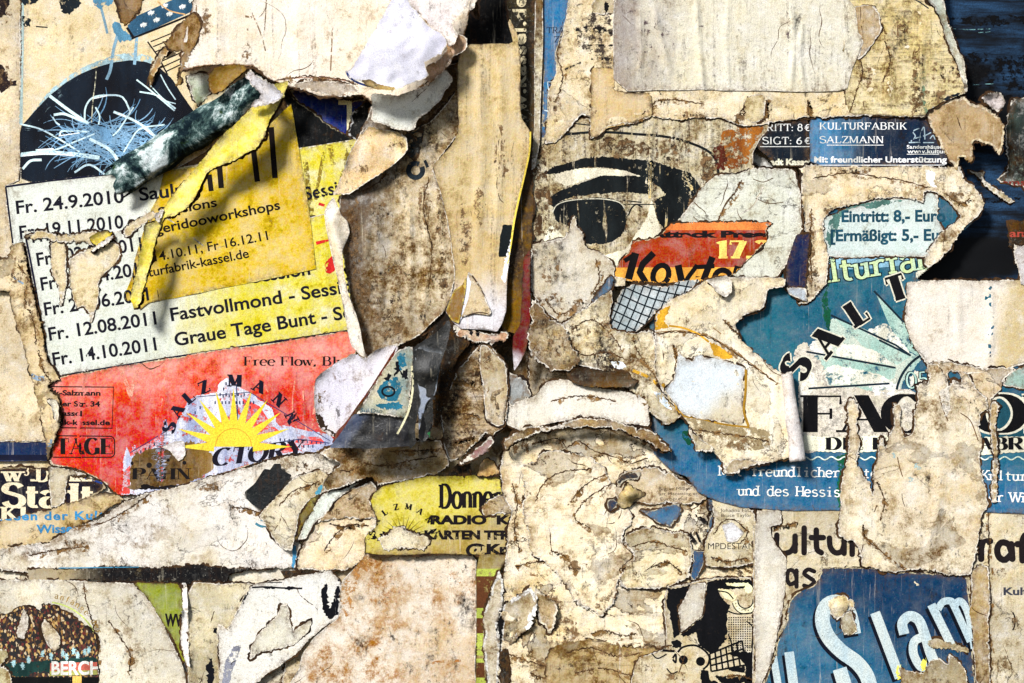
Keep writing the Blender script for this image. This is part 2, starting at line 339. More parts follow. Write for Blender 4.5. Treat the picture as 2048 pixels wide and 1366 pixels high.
def stroke(P, wd, taper=None):
    """ribbon along a polyline; wd a number or one width per point"""
    P = np.array(pts(P), float); n = len(P); W = np.full(n, wd, float) if np.isscalar(wd) else np.array(wd, float)
    t = np.gradient(P, axis=0); t /= np.hypot(t[:, 0], t[:, 1])[:, None] + 1e-9; q = np.stack((-t[:, 1], t[:, 0]), 1) * W[:, None] / 2
    A, B = P + q, P - q; out = []
    for i in range(n - 1): out += [(A[i], B[i], B[i + 1]), (A[i], B[i + 1], A[i + 1])]
    return np.array(out)
def curve(P, n=24):
    """Catmull-Rom through the points"""
    P = [np.array(p) for p in pts(P)]; P = [2 * P[0] - P[1]] + P + [2 * P[-1] - P[-2]]; out = []; k = max(2, n // (len(P) - 3))
    for i in range(1, len(P) - 2):
        a, b, c, d = P[i - 1:i + 3]
        for t in np.linspace(0, 1, k, endpoint=i == len(P) - 3):
            out.append(.5 * (2 * b + (c - a) * t + (2 * a - 5 * b + 4 * c - d) * t * t + (3 * b - a - 3 * c + d) * t ** 3))
    return [tuple(p) for p in out]
def place(T, x, y, size, rot=0, sx=1.0, shear=0.0):
    """letter units (y up) to the wall: rot degrees anticlockwise"""
    T = np.asarray(T, float).copy(); u = (T[..., 0] + shear * T[..., 1]) * size * sx; v = T[..., 1] * size; r = math.radians(rot)
    T[..., 0] = x + u * math.cos(r) - v * math.sin(r); T[..., 1] = y - (u * math.sin(r) + v * math.cos(r)); return T
def sans(txt, x, y, cap, rot=0, width=None, sx=1.0, shear=0, bold=0.0, space=1.0):
    """built-in sans face; cap = capital height, width = total width to fit"""
    cu = bpy.data.curves.new('t', 'FONT'); cu.body = txt; cu.size = 1; cu.offset = bold; cu.space_character = space; cu.resolution_u = 4
    o = bpy.data.objects.new('t', cu); C.objects.link(o); dg = bpy.context.evaluated_depsgraph_get(); me = o.evaluated_get(dg).to_mesh(); me.calc_loop_triangles()
    V = np.array([v.co[:2] for v in me.vertices]); F = np.array([t.vertices[:] for t in me.loop_triangles]); T = V[F]
    bpy.data.objects.remove(o); bpy.data.curves.remove(cu)
    T[..., 0] -= T[..., 0].min()
    k = cap / .729
    if width: sx = width / (T[..., 0].max() * k)
    return [place(T, x, y, k, rot, sx, shear)]
# skeleton serif alphabet: strokes (points, 1 = nib, 0 = hairline, 2 = full weight), serifs, advance
def A_(cx, cy, rx, ry, a0, a1, n=12): return [(cx + rx * math.cos(math.radians(a)), cy + ry * math.sin(math.radians(a))) for a in np.linspace(a0, a1, n)]
GL = {
 'A': ([([(.08, 0), (.42, 1)], 0), ([(.40, 1), (.74, 0)], 2), ([(.2, .34), (.62, .34)], 0)], [(.08, 0), (.74, 0)], .86),
 'B': ([([(.15, 0), (.15, 1)], 2), ([(.15, 1), (.4, 1)] + A_(.4, .77, .2, .23, 90, -90) + [(.15, .54)], 1), ([(.4, .54)] + A_(.42, .27, .24, .27, 90, -90) + [(.15, 0)], 1)], [(.1, 0), (.1, 1)], .78),
 'C': ([(A_(.45, .5, .36, .5, 50, 310, 22), 1)], [], .84), 'D': ([([(.16, 0), (.16, 1)], 2), ([(.16, 1), (.36, 1)] + A_(.36, .5, .36, .5, 90, -90, 16) + [(.16, 0)], 1)], [(.1, 0), (.1, 1)], .84),
 'E': ([([(.16, 0), (.16, 1)], 2), ([(.16, .97), (.66, .97), (.66, .78)], 0), ([(.16, .5), (.5, .5)], 0), ([(.5, .62), (.5, .38)], 0), ([(.16, .03), (.68, .03), (.68, .24)], 0)], [(.1, 0), (.1, 1)], .78),
 'F': ([([(.16, 0), (.16, 1)], 2), ([(.16, .97), (.66, .97), (.66, .75)], 0), ([(.16, .5), (.5, .5)], 0), ([(.5, .64), (.5, .36)], 0)], [(.16, 0), (.1, 1)], .74),
 'G': ([(A_(.45, .5, .36, .5, 50, 330, 22), 1), ([(.72, .4), (.72, .02)], 2)], [(.72, .42)], .9), 'H': ([([(.14, 0), (.14, 1)], 2), ([(.66, 0), (.66, 1)], 2), ([(.14, .5), (.66, .5)], 0)], [(.14, 0), (.14, 1), (.66, 0), (.66, 1)], .84),
 'I': ([([(.2, 0), (.2, 1)], 2)], [(.2, 0), (.2, 1)], .42), 'K': ([([(.14, 0), (.14, 1)], 2), ([(.2, .42), (.62, 1)], 0), ([(.32, .58), (.68, 0)], 2)], [(.14, 0), (.14, 1), (.66, 0), (.62, 1)], .82),
 'L': ([([(.16, 0), (.16, 1)], 2), ([(.16, .03), (.62, .03), (.62, .3)], 0)], [(.16, 1), (.1, 0)], .72), 'M': ([([(.12, 0), (.12, 1)], 0), ([(.14, 1), (.46, .08)], 2), ([(.46, .08), (.78, 1)], 0), ([(.82, 0), (.82, 1)], 2)], [(.12, 0), (.12, 1), (.82, 0), (.82, 1)], 1.0),
 'N': ([([(.13, 0), (.13, 1)], 0), ([(.13, 1), (.68, 0)], 2), ([(.68, 0), (.68, 1)], 0)], [(.13, 0), (.13, 1), (.68, 1)], .84), 'O': ([(A_(.44, .5, .35, .5, 90, 450, 28), 1)], [], .9),
 'P': ([([(.15, 0), (.15, 1)], 2), ([(.15, 1), (.4, 1)] + A_(.42, .74, .24, .26, 90, -90) + [(.15, .48)], 1)], [(.15, 0), (.1, 1)], .74),
 'R': ([([(.15, 0), (.15, 1)], 2), ([(.15, 1), (.4, 1)] + A_(.42, .75, .22, .25, 90, -90) + [(.15, .5)], 1), ([(.4, .5), (.68, 0)], 2)], [(.15, 0), (.1, 1), (.7, 0)], .82),
 'S': ([(A_(.36, .75, .26, .24, 20, 210, 12) + A_(.38, .26, .28, .25, 60, -170, 14), 1)], [], .72), 'T': ([([(.38, 0), (.38, 1)], 2), ([(.05, .74), (.05, .97), (.71, .97), (.71, .74)], 0)], [(.38, 0)], .76),
 'U': ([([(.14, 1), (.14, .32)] + A_(.38, .3, .24, .3, 180, 360) + [(.62, 1)], 1)], [(.14, 1), (.62, 1)], .78), 'V': ([([(.1, 1), (.42, 0)], 2), ([(.42, 0), (.74, 1)], 0)], [(.1, 1), (.74, 1)], .84),
 'W': ([([(.06, 1), (.3, 0)], 2), ([(.3, 0), (.52, .95)], 0), ([(.5, .95), (.74, 0)], 2), ([(.74, 0), (.98, 1)], 0)], [(.06, 1), (.52, 1), (.98, 1)], 1.06), 'Y': ([([(.08, 1), (.4, .45), (.4, 0)], 2), ([(.4, .45), (.7, 1)], 0)], [(.4, 0), (.08, 1), (.7, 1)], .8),
 'Z': ([([(.06, .78), (.06, .97), (.66, .97)], 0), ([(.62, .97), (.1, .03)], 2), ([(.08, .03), (.68, .03), (.68, .24)], 0)], [], .74),
 'a': ([([(.1, .54)] + A_(.3, .5, .2, .17, 150, 0, 8) + [(.5, .02)], 1), ([(.5, .38)] + A_(.28, .19, .19, .2, 90, 290, 12) + [(.5, .1)], 1)], [(.54, 0)], .62),
 'b': ([([(.14, 0), (.14, 1)], 2), (A_(.34, .32, .24, .34, 150, -150, 16), 1)], [(.1, 1)], .64), 'c': ([(A_(.32, .33, .25, .34, 45, 315, 16), 1)], [], .56),
 'd': ([([(.5, 0), (.5, 1)], 2), (A_(.3, .32, .24, .34, 30, 330, 16), 1)], [(.46, 1), (.54, 0)], .66), 'e': ([([(.07, .36), (.56, .36)], 0), (A_(.32, .33, .25, .34, 8, 315, 18), 1)], [], .62),
 'f': ([([(.24, 0), (.24, .75)] + A_(.42, .76, .18, .22, 170, 50, 8), 1), ([(.04, .64), (.46, .64)], 0)], [(.24, 0)], .5), 'g': ([(A_(.3, .42, .2, .22, 0, 360, 18), 1), ([(.3, .2), (.14, .08), (.5, .02)] + A_(.32, -.16, .24, .14, 30, -200, 12), 0)], [], .62),
 'h': ([([(.14, 0), (.14, 1)], 2), ([(.14, .4)] + A_(.34, .46, .2, .2, 150, 0, 10) + [(.54, 0)], 1)], [(.14, 0), (.1, 1), (.54, 0)], .68), 'i': ([([(.2, 0), (.2, .64)], 2), ([(.2, .84), (.2, .98)], 2)], [(.2, 0), (.14, .62)], .38),
 'k': ([([(.14, 0), (.14, 1)], 2), ([(.14, .24), (.5, .64)], 0), ([(.26, .38), (.54, 0)], 2)], [(.14, 0), (.1, 1), (.54, 0), (.5, .64)], .66), 'l': ([([(.2, 0), (.2, 1)], 2)], [(.2, 0), (.14, .98)], .38),
 'm': ([([(.12, 0), (.12, .64)], 2), ([(.12, .44)] + A_(.26, .48, .16, .18, 140, 0, 8) + [(.42, 0)], 1), ([(.42, .44)] + A_(.57, .48, .16, .18, 140, 0, 8) + [(.73, 0)], 1)], [(.12, 0), (.08, .62), (.42, 0), (.73, 0)], .86),
 'n': ([([(.14, 0), (.14, .64)], 2), ([(.14, .42)] + A_(.34, .46, .2, .2, 150, 0, 10) + [(.54, 0)], 1)], [(.14, 0), (.1, .62), (.54, 0)], .68), 'o': ([(A_(.32, .33, .26, .34, 90, 450, 22), 1)], [], .64),
 'r': ([([(.18, 0), (.18, .64)], 2), ([(.18, .4)] + A_(.38, .44, .2, .2, 150, 50, 7), 1)], [(.18, 0), (.12, .62)], .54), 's': ([(A_(.28, .49, .18, .17, 30, 215, 10) + A_(.29, .17, .2, .17, 55, -160, 10), 1)], [], .54),
 't': ([([(.22, .86), (.22, .2)] + A_(.36, .16, .14, .15, 180, 300, 8), 1), ([(.05, .62), (.44, .62)], 0)], [], .5), 'u': ([([(.13, .64), (.13, .2)] + A_(.3, .2, .17, .2, 180, 350, 10), 1), ([(.5, .64), (.5, 0)], 2)], [(.08, .62), (.45, .62), (.54, 0)], .66),
 'v': ([([(.08, .64), (.3, 0)], 2), ([(.3, 0), (.52, .64)], 0)], [(.08, .64), (.52, .64)], .6), 'w': ([([(.06, .64), (.24, 0)], 2), ([(.24, 0), (.42, .6)], 0), ([(.4, .6), (.58, 0)], 2), ([(.58, 0), (.76, .64)], 0)], [(.06, .64), (.41, .64), (.76, .64)], .84),
 'z': ([([(.08, .5), (.08, .62), (.5, .62)], 0), ([(.48, .62), (.08, .02)], 2), ([(.08, .02), (.52, .02), (.52, .16)], 0)], [], .58), 'y': ([([(.08, .64), (.32, 0)], 2), ([(.56, .64), (.32, 0), (.2, -.25)], 0)], [(.08, .64), (.56, .64)], .62),
 '.': ([([(.16, 0), (.16, .15)], 2)], [], .32), ',': ([([(.16, .12), (.1, -.12)], 2)], [], .32), ':': ([([(.16, 0), (.16, .13)], 2), ([(.16, .45), (.16, .58)], 2)], [], .34), '-': ([([(.08, .32), (.36, .32)], 2)], [], .44), ' ': ([], [], .4),
 '!': ([([(.16, 0), (.16, .14)], 2), ([(.16, .28), (.16, 1)], 2)], [], .34), '"': ([], [], .4),
 '0': ([(A_(.33, .5, .25, .5, 90, 450, 22), 1)], [], .68), '1': ([([(.1, .8), (.26, 1), (.26, 0)], 2)], [(.26, 0)], .48), '2': ([(A_(.3, .72, .22, .27, 160, -30, 10) + [(.08, .04)], 1), ([(.08, .04), (.56, .04)], 0)], [], .64),
 '3': ([(A_(.28, .75, .2, .24, 150, -80, 10), 1), (A_(.28, .27, .24, .27, 80, -150, 12), 1)], [], .62), '5': ([([(.52, .97), (.14, .97), (.12, .55)] + A_(.28, .3, .25, .3, 110, -150, 14), 1)], [], .64),
 '6': ([([(.48, .95), (.2, .7), (.08, .35)] + A_(.31, .29, .23, .28, 180, 540, 20), 1)], [], .66), '7': ([([(.06, .78), (.06, .97), (.56, .97)], 0), ([(.54, .97), (.24, 0)], 2)], [(.24, 0)], .62), '8': ([(A_(.3, .76, .19, .22, 90, 450, 16), 1), (A_(.3, .28, .24, .28, 90, 450, 18), 1)], [], .64),
}
GL['X'] = ([([(.1, 1), (.7, 0)], 2), ([(.1, 0), (.7, 1)], 0)], [(.1, 0), (.7, 0), (.1, 1), (.7, 1)], .82)
def glyph(ch, thick, thin, sw, sh):
    st, se, adv = GL.get(ch, GL[' ']); out = []
    for P, f in st:
        P = np.array(P); t = np.gradient(P, axis=0); L = np.hypot(t[:, 0], t[:, 1]) + 1e-9; s = np.abs(t[:, 1]) / L
        W = np.full(len(P), thin) if f == 0 else np.full(len(P), thick) if f == 2 else thin + (thick - thin) * s ** 1.3
        if f != 0 and len(P) == 2:                # vertical stems keep flat ends
            (ax, ay), (bx, by) = P; h = thick / 2
            if abs(ax - bx) > .01: out.append(np.array([[(ax - h, ay), (ax + h, ay), (bx + h, by)], [(ax - h, ay), (bx + h, by), (bx - h, by)]])); continue
        out.append(stroke([tuple(p) for p in P], W))
    if sw > 0:
        for x, y in se:
            a, b = (y, y + sh) if y < .3 else (y - sh, y)
            out.append(np.array([[(x - sw, a), (x + sw, a), (x + sw, b)], [(x - sw, a), (x + sw, b), (x - sw, b)]]))
    return out, adv
def serif(txt, x, y, cap, rot=0, thick=.16, thin=.05, sw=.14, sh=.05, width=None, sx=1.0, shear=0, mono=None, gap=0.0, arc=None, tw=None):
    """arc=(cx,cy,r): letters stand round a circle, starting at angle x and stepping y degrees"""
    total = 0
    for ch in txt: total += (mono or glyph(ch, thick, thin, sw, sh)[1]) + gap
    if width: sx = width / (total * cap)
    if tw: thick = tw / (cap * sx)
    out = []; px = 0
    for i, ch in enumerate(txt):
        G, adv = glyph(ch, thick, thin, sw, sh)
        if arc:
            a = x + y * i; ar = math.radians(a); cx, cy, r = arc
            bx, by = cx + r * math.cos(ar), cy - r * math.sin(ar); rt = a - 90; r2 = math.radians(rt); o = -adv / 2 * cap * sx
            out += [place(g, bx + o * math.cos(r2), by - o * math.sin(r2), cap, rt, sx, shear) for g in G]; continue
        a = mono if mono else adv; off = (a - adv) / 2 if mono else 0; q = math.radians(rot); d = (px + off) * cap * sx
        out += [place(g, x + d * math.cos(q), y - d * math.sin(q), cap, rot, sx, shear) for g in G]; px += a + gap
    return out
def grow(prims, dx, dy): return [np.asarray(p) + (dx, dy) for p in prims]
def line(a, b, wd): return stroke([a, b], wd)
def rect(x0, y0, x1, y1): return tri([(x0, y0), (x1, y0), (x1, y1), (x0, y1)])

CRK = ink((58, 38, 22), .75, (96, 68, 40))
def cracks(key, n, L=(30, 150), wd=(.7, 2.0), bend=.3, mat=None):
    n = max(1, int(n * .3))
    S = SHEETS[key]; r = random.Random(S.seed + 99); x0, y0 = S.P.min(0); x1, y1 = S.P.max(0); out = []
    for _ in range(n):
        x, y = r.uniform(max(0, x0), min(2048, x1)), r.uniform(max(0, y0), min(1366, y1)); a = r.choice((r.gauss(1.57, .35), r.gauss(1.57, .3), r.uniform(0, 6.28))); l = r.uniform(*L) * r.uniform(.3, 1); st = 4.0; P = []; turn = 0
        for i in range(int(l / st)):
            P.append((x, y)); turn = .7 * turn + r.gauss(0, .28 * bend); a += turn; x += math.cos(a) * st; y += math.sin(a) * st
        if len(P) > 3:
            w_ = r.uniform(*wd); out.append(stroke(P, [w_ * (.25 + .9 * math.sin(math.pi * (i + .5) / len(P))) * r.uniform(.6, 1.3) for i in range(len(P))]))
    return draw(S, 'crack', out, mat or CRK, 6)

TEAR = ink((44, 28, 16), .35, (90, 62, 34), 0, 90); TEARH = ink((122, 88, 46), 1.15, (150, 116, 70), 0, 45)
def tear(key, *paths):
    """a torn step inside a sheet: a dark cut line with brown paste beside it"""
    S = SHEETS[key]
    for i, s in enumerate(paths):
        c = curve(s, 60); P = jitter(c + c[::-1][1:-1], .5, 4, S.seed + i, False)[:int(len(c) * 3)]; c = np.array(c); r = random.Random(S.seed + i)
        c = c + np.array([(r.gauss(0, .9), r.gauss(0, .9)) for _ in c]); n = len(c); w1 = [1.2 + 2.6 * abs(math.sin(k * .37 + i)) * r.uniform(.4, 1) for k in range(n)]
        draw(S, 'paste_stain', [stroke(c + (2.5, 3), [4 + 11 * abs(math.sin(k * .21 + i * 2)) for k in range(n)])], TEARH, 6)
        draw(S, 'torn_step', [stroke(c, w1)], TEAR, 6)

SOOT = ink((44, 32, 24), 1.2, (80, 60, 42), .9, 95); SOOT2 = ink((112, 86, 56), 1.12, (140, 110, 76), .9, 60)
def soot(key, *sp):
    """damp grime: ragged dark patches, each x, y, rx, ry"""
    S = SHEETS[key]
    draw(S, 'mould', [blob(ell(x, y, rx * 1.35, ry * 1.3, n=14), 1.6, i + S.seed) for i, (x, y, rx, ry) in enumerate(sp)], SOOT2, 6)
    draw(S, 'mould', [blob(ell(x, y, rx * .85, ry * .85, n=14), 1.8, i + S.seed + 9) for i, (x, y, rx, ry) in enumerate(sp)], SOOT, 6)
# ================================================================ the place: a hoarding under layers of torn posters
CREAM, PALE, TAN, BEIGE, WHITE = (232, 217, 182), (226, 219, 204), (208, 184, 140), (218, 200, 160), (232, 228, 224)
BLACK = (8, 8, 12); NAVY = (18, 22, 48); TEAL = (38, 88, 100); STEEL = (40, 98, 142)
def R(m_, **k): return paper('torn_paper_fibre', m_, **k)
m_wall = R((120, 96, 64), stain=.7, hst=.4, terr=1, smud=.4)
W = Sheet(); W.P = np.array([(-260, -200), (2308, -200), (2308, 1566), (-260, 1566)], float)
xs, ys = np.meshgrid(np.linspace(-260, 2308, 150), np.linspace(-200, 1566, 105)); n_ = xs.size
Vw = world(xs.ravel(), ys.ravel(), gfield(xs.ravel(), ys.ravel()) - 1.0)
Fw = [[r * 150 + c, r * 150 + c + 150, r * 150 + c + 151, r * 150 + c + 1] for r in range(104) for c in range(149)]
wall = mesh_obj('wall', Vw, Fw, m_wall, np.array((0, 0, 0)), ed=np.full(n_, 99.)); wall['kind'] = 'structure'

# ---- lowest paper layers
under = lambda key, label, o, c, **k: sheet('poster_layer', label, o, R(c, **k.pop('mk', {})), cat='paper layer', key=key, jag=.6, **k)
under('uL', 'broad cream bare paper layer filling the left edge beside the nest photo and date list', "-60,-60 120,-60 140,300 260,700 240,1000 -60,1010", (226, 208, 168), mk=dict(stain=.25, vst=.2, terr=.25, speck=.35))
under('uB', 'wide pale stained paper layer across the bottom left above the crowd picture', "-60,980 300,940 700,880 760,1000 740,1430 -60,1430", (224, 213, 188), mk=dict(stain=.3, vst=.15, terr=.3, hst=.1))
under('uC', 'dark brown bare paper layer showing in the gaps at the middle of the wall', "560,180 1120,100 1120,1000 700,1010 600,700", (120, 98, 66), mk=dict(stain=.8, vst=.5, hst=.4, terr=1, smud=.7))
under('uD', 'rough tan layer of peeled paper covering the lower middle of the wall', "700,860 1080,820 1560,860 1560,1430 560,1430 600,1000", (212, 192, 150), mk=dict(stain=.5, terr=1.0, terrs=5, speck=.5, hst=.15))
under('uE', 'rough beige layer of peeled paper behind the face print and orange scrap', "1060,100 1700,60 1700,1000 1060,1000", (206, 184, 142), mk=dict(stain=.7, vst=.7, terr=.8, speck=.5))

# ---- top right: photograph of dark weathered planks
m_wood = NT('dark_plank_print'); T = m_wood; g = T.n('ShaderNodeNewGeometry'); P = g.outputs['Position']
v = T.noise(T.vec(P, (.12, 1, 1), (0, 0, 0)), 34, 8, .75, .3); v2 = T.noise(T.vec(P, (.5, 1, 1), (5, 0, 3)), 8, 4, .6)
cw = T.mix(T.ss(v, .38, .66), lin((2, 4, 10)), lin((36, 70, 104))); cw = T.mix(T.ss(v2, .40, .56), lin((2, 3, 6)), cw)
cw = T.mix(T.math('MULTIPLY', T.ss(v, .66, .74), .8), cw, lin((150, 190, 190)))
cw = T.mix(1., cw, T.ss(T.noise(P, 420, 2, .6), .25, .75, .6, 1.4), 'MULTIPLY'); T.put(T.b.inputs['Base Color'], cw); T.b.inputs['Roughness'].default_value = .6; T.b.inputs['Specular IOR Level'].default_value = .2
S = sheet('plank_photo_poster', 'dark navy photo poster of weathered planks in the top right corner', "1840,-60 2120,-60 2120,575 1790,575 1800,300", T.m, jag=.1, cat='poster', key='wood')
for k, (y0, y1) in enumerate(((34, 47), (108, 172), (196, 200), (245, 262), (395, 402))):
    draw(S, 'dark_gap_print', [blob([(1858, y0), (1960, y0 - 3 + k), (2100, y0 + 2), (2100, y1), (1980, y1 + 5), (1870, y1)], .5, k)], ink((2, 2, 4), 1.0))
draw(S, 'pale_grain_print', [stroke(curve(s), [1, 2, 1.5, 1][:len(pts(s))] if 0 else 1.6) for s in ("1905,58 1940,60 1985,58", "1945,170 1985,168 2010,170", "1955,66 1980,64")], ink((96, 136, 140), 1.0))
G_ = sheet('plank_photo_poster', 'faded grey green scrap of plank photo at the right edge under the corner photo', "2022,198 2100,192 2100,470 2050,372 1990,360 2016,340 2010,260", R((96, 118, 104), c2=(30, 40, 38), stain=.5, vst=.6, smud=.8), key='greenplank')
draw(G_, 'lettering', sans('ems', 2003, 372, 14, 1, width=48, bold=.02), ink((110, 40, 32), .5))
G_ = sheet('poster_scrap', 'dark brown band at the far right edge printed with reddish am letters', "2016,445 2100,432 2100,492 2016,494", R((58, 48, 36), c2=(20, 18, 16), stain=.6, smud=.6), key='am')
draw(G_, 'lettering', sans('am', 2018, 474, 15, 1, width=38, bold=.02), ink((150, 60, 48), .5))

# ---- left column
S = sheet('poster_strip', 'plain cream poster strip down the left edge with dark mould patches', "-60,-60 44,-60 42,120 41,360 12,372 24,470 52,500 60,560 86,700 124,760 112,850 98,882 -60,890", R((228, 208, 168), stain=.2, vst=.2, speck=.3), key='leftstrip', jag=.25)
draw(S, 'mould_patch', [blob("-20,-20 14,-10 20,8 10,30 -4,44 -20,44", 1.2, 3), blob("-20,124 4,130 12,140 16,160 36,168 18,176 8,184 -20,186", 1.2, 4)], ink((24, 14, 16), .5))
nest = sheet('nest_photo_poster', 'photo poster of blue straw in a dark round opening, upper left', "45,-60 420,-60 420,100 540,160 420,300 330,352 42,368 39,250 44,120", R((226, 206, 162), c2=(214, 194, 150), stain=.15, vst=.25, speck=.2), jag=.08, cat='poster', key='nest')
draw(nest, 'border_stripe', [stroke("44,-40 43,120 41,250", 9)], ink((142, 160, 158), .3))
draw(nest, 'blue_halo_print', [blob("40,258 100,180 160,138 230,110 270,106 300,112 318,128 330,150 300,160 230,142 160,165 100,215 60,262", .2)], ink((140, 166, 172), .8))
draw(nest, 'dark_opening_print', [blob("40,256 70,222 100,191 130,167 160,149 195,135 230,125 262,121 292,124 318,134 345,158 365,190 392,228 372,262 330,300 300,345 240,372 40,372", .08)], ink((5, 8, 18), .22, (14, 26, 40)))
rr = random.Random(5); straw = []
def hair(x0, y0, ang, L, wd, bend): 
    P = []; x, y, a = x0, y0, ang
    for i in range(9): P.append((x, y)); x += math.cos(a) * L / 8; y += math.sin(a) * L / 8; a += bend / 8
    return stroke(P, [wd * (.35 + .65 * math.sin(math.pi * (i + .6) / 9.2)) for i in range(9)])
for i in range(260):
    r_ = rr.random() ** .7; a = rr.uniform(0, 6.28); x = 215 + math.cos(a) * 90 * r_; y = 282 + math.sin(a) * 46 * r_
    straw.append(hair(x, y, rr.choice((rr.uniform(-.5, .5), rr.uniform(2.4, 3.8))), rr.uniform(24, 90), rr.uniform(.8, 3.0), rr.uniform(-1.6, 1.6)))
half = len(straw) // 2
draw(nest, 'straw_print', straw[:half], ink((84, 122, 152), .45), 8); draw(nest, 'straw_print', straw[half:], ink((108, 142, 168), .6), 8)
draw(nest, 'straw_print', [stroke(curve(s), w_) for s, w_ in (("100,192 140,222 178,248", 6), ("40,248 80,258 118,278 160,304", 3.2), ("170,240 172,215 186,196 215,191 246,195 262,225", 3.4), ("228,224 262,238 292,256 318,280", 5), ("108,230 128,228 150,236 176,246", 5), ("274,160 300,180 350,222", 3), ("280,184 316,192 352,218", 3.2), ("40,310 80,306 140,308 200,316", 8), ("72,300 110,300 150,284 190,268", 3), ("330,250 282,258 262,282 248,305", 3), ("268,215 240,258 226,272", 3), ("46,338 62,322 84,320", 5), ("120,270 128,262 180,264", 3.4), ("192,215 200,232 198,250", 3), ("106,234 112,244 120,250", 2.4), ("300,170 330,200 352,208", 2), ("322,150 336,176 352,200", 2.4), ("180,278 220,300 240,330 236,352", 6), ("150,345 180,330 214,352", 4))], ink((176, 200, 212), .35), 8)
draw(nest, 'straw_print', [stroke(curve(s), w_) for s, w_ in (("230,225 268,240 300,266 316,278", 3), ("45,312 100,308 150,312", 2.4), ("187,198 215,192", 2), ("118,272 160,266", 1.8), ("76,300 108,298", 3))], ink((222, 236, 240), .3), 8)
draw(nest, 'centre_print', [blob("196,262 206,256 220,260 226,274 220,286 208,282", .6, 2)], ink((92, 132, 164), .6))
draw(nest, 'blue_drip_print', [stroke(curve(s), w_) for s, w_ in (("196,-20 202,10 212,50 216,68", 5), ("232,50 236,70 228,100 222,140 214,160", 6), ("278,40 274,80 270,130", 6))], ink((110, 142, 160), .6))
draw(nest, 'blue_patch_print', [blob("184,-20 225,-20 228,8 200,18 190,12", .7, 1), blob("224,50 240,46 246,60 262,72 266,82 240,84 232,72", 1, 4)], ink((70, 116, 142), .6))
draw(nest, 'facade_print', [tri("262,76 256,52 272,34 395,-22 408,-20 412,12 300,62")], ink((34, 70, 94), .45))
draw(nest, 'facade_print', [blob(ell(x, y, 7, 4, rot=-20), .6) for x, y in ((303, 26), (330, 12), (288, 50), (314, 40), (340, 28), (366, 14), (385, 2))], ink((206, 212, 202), .3))
draw(nest, 'black_line_print', [line((264, 78), (420, 16), 4), line((255, 56), (268, 76), 5)] + [line((302 + k * 5, 84 + k * 10), (412, 40 + k * 11), 2.2) for k in range(7)] + [stroke("296,84 316,112 336,150", 3)], ink(BLACK, .3))
draw(nest, 'black_patch_print', [blob("46,-20 78,-20 76,4 60,10 48,12", 1, 5), blob("46,30 62,38 60,54 46,52", 1, 6), line((72, 53), (96, 55), 2.5), blob("122,-20 165,-20 160,14 140,26 126,26 120,14", 1, 9)], ink((12, 22, 28), .6))
draw(nest, 'drip_print', [stroke(curve("194,137 191,170 187,200 184,245"), 2)], ink((190, 186, 160), .9))
sheet('paper_scrap', 'small brown torn scrap at the top edge over the nest photo', "228,-30 292,-30 284,14 268,34 250,55 240,28", R((170, 132, 78), stain=.5, hst=.5, terr=.7))
draw(SHEETS['nest'], 'ridge_print', [stroke(curve("316,4 340,22 372,30"), 2.5)], ink((180, 140, 90), .6))
sheet('paper_scrap', 'white and green sliver beside the top end of the rolled paper', "374,152 402,146 432,150 425,180 410,200 396,214 378,168", R((222, 224, 214), c2=(120, 150, 80), stain=.3), key='greenbit')

# ---- patches behind the central flap
blueS = sheet('poster_scrap', 'bright royal blue poster scrap with a white bar below the white sheet', "575,176 640,186 700,204 752,198 735,240 700,284 660,262 600,214", R((24, 52, 138), c2=(18, 40, 112), stain=.1, vst=.2, speck=.3, rim=(210, 200, 170), rimw=2), key='blue', jag=.3)
draw(blueS, 'white_bar', [rect(677, 201, 704, 210), rect(694, 201, 704, 264)], ink((214, 196, 160), .3))
sheet('poster_scrap', 'jagged black poster scrap between blue scrap and yellow poster top', "562,172 600,208 622,222 650,246 676,262 702,277 728,279 720,286 598,300 584,260", R((6, 8, 12), c2=(10, 14, 16), stain=.05, speck=.15, rim=(170, 160, 130), rimw=1, grime=0), key='blk1', jag=.6)
sheet('poster_scrap', 'small black scrap with pale torn edge just right of the white bar', "752,196 738,200 704,226 700,236 706,244 700,256 698,272 724,282 745,240 760,210", R((8, 10, 12), c2=(12, 14, 14), stain=.05, speck=.15, rim=(200, 200, 200), rimw=2, grime=0), key='blk2', jag=.8)

# ---- the yellow and red session poster with its date list
lst = sheet('session_poster', 'slanted session list poster, white at left turning yellow at right, with dates', "11,371 160,354 330,340 595,297 728,276 760,400 740,700 705,662 560,684 340,716 128,752 104,740 85,650 58,492 26,490", R((216, 219, 208), c2=(208, 214, 204), stain=.12, vst=.15, speck=.25, grad=(270, 560, 500, 530, (224, 212, 92))), jag=0.03, smooth=False, cat='poster', key='list')
stainy = draw(lst, 'stain_streak', [stroke(curve(s), w_) for s, w_ in (("610,310 618,380 628,460 632,540", 10), ("650,300 640,350 632,400", 7), ("700,290 690,330 680,380", 9), ("640,560 645,600 640,650", 7), ("500,610 510,650", 6), ("560,560 566,600", 5), ("660,290 668,330", 10))], ink((120, 100, 26), 1.0, (150, 126, 40)))
m_blk = ink(NAVY, .12, (14, 14, 30), .15); m_tx = ink((14, 14, 26), .3, (20, 20, 34), .15)
draw(lst, 'frame_line', [stroke("13,374 100,362 240,347 333,339", 4), stroke("13,374 20,430 27,487", 3.6)], m_blk)
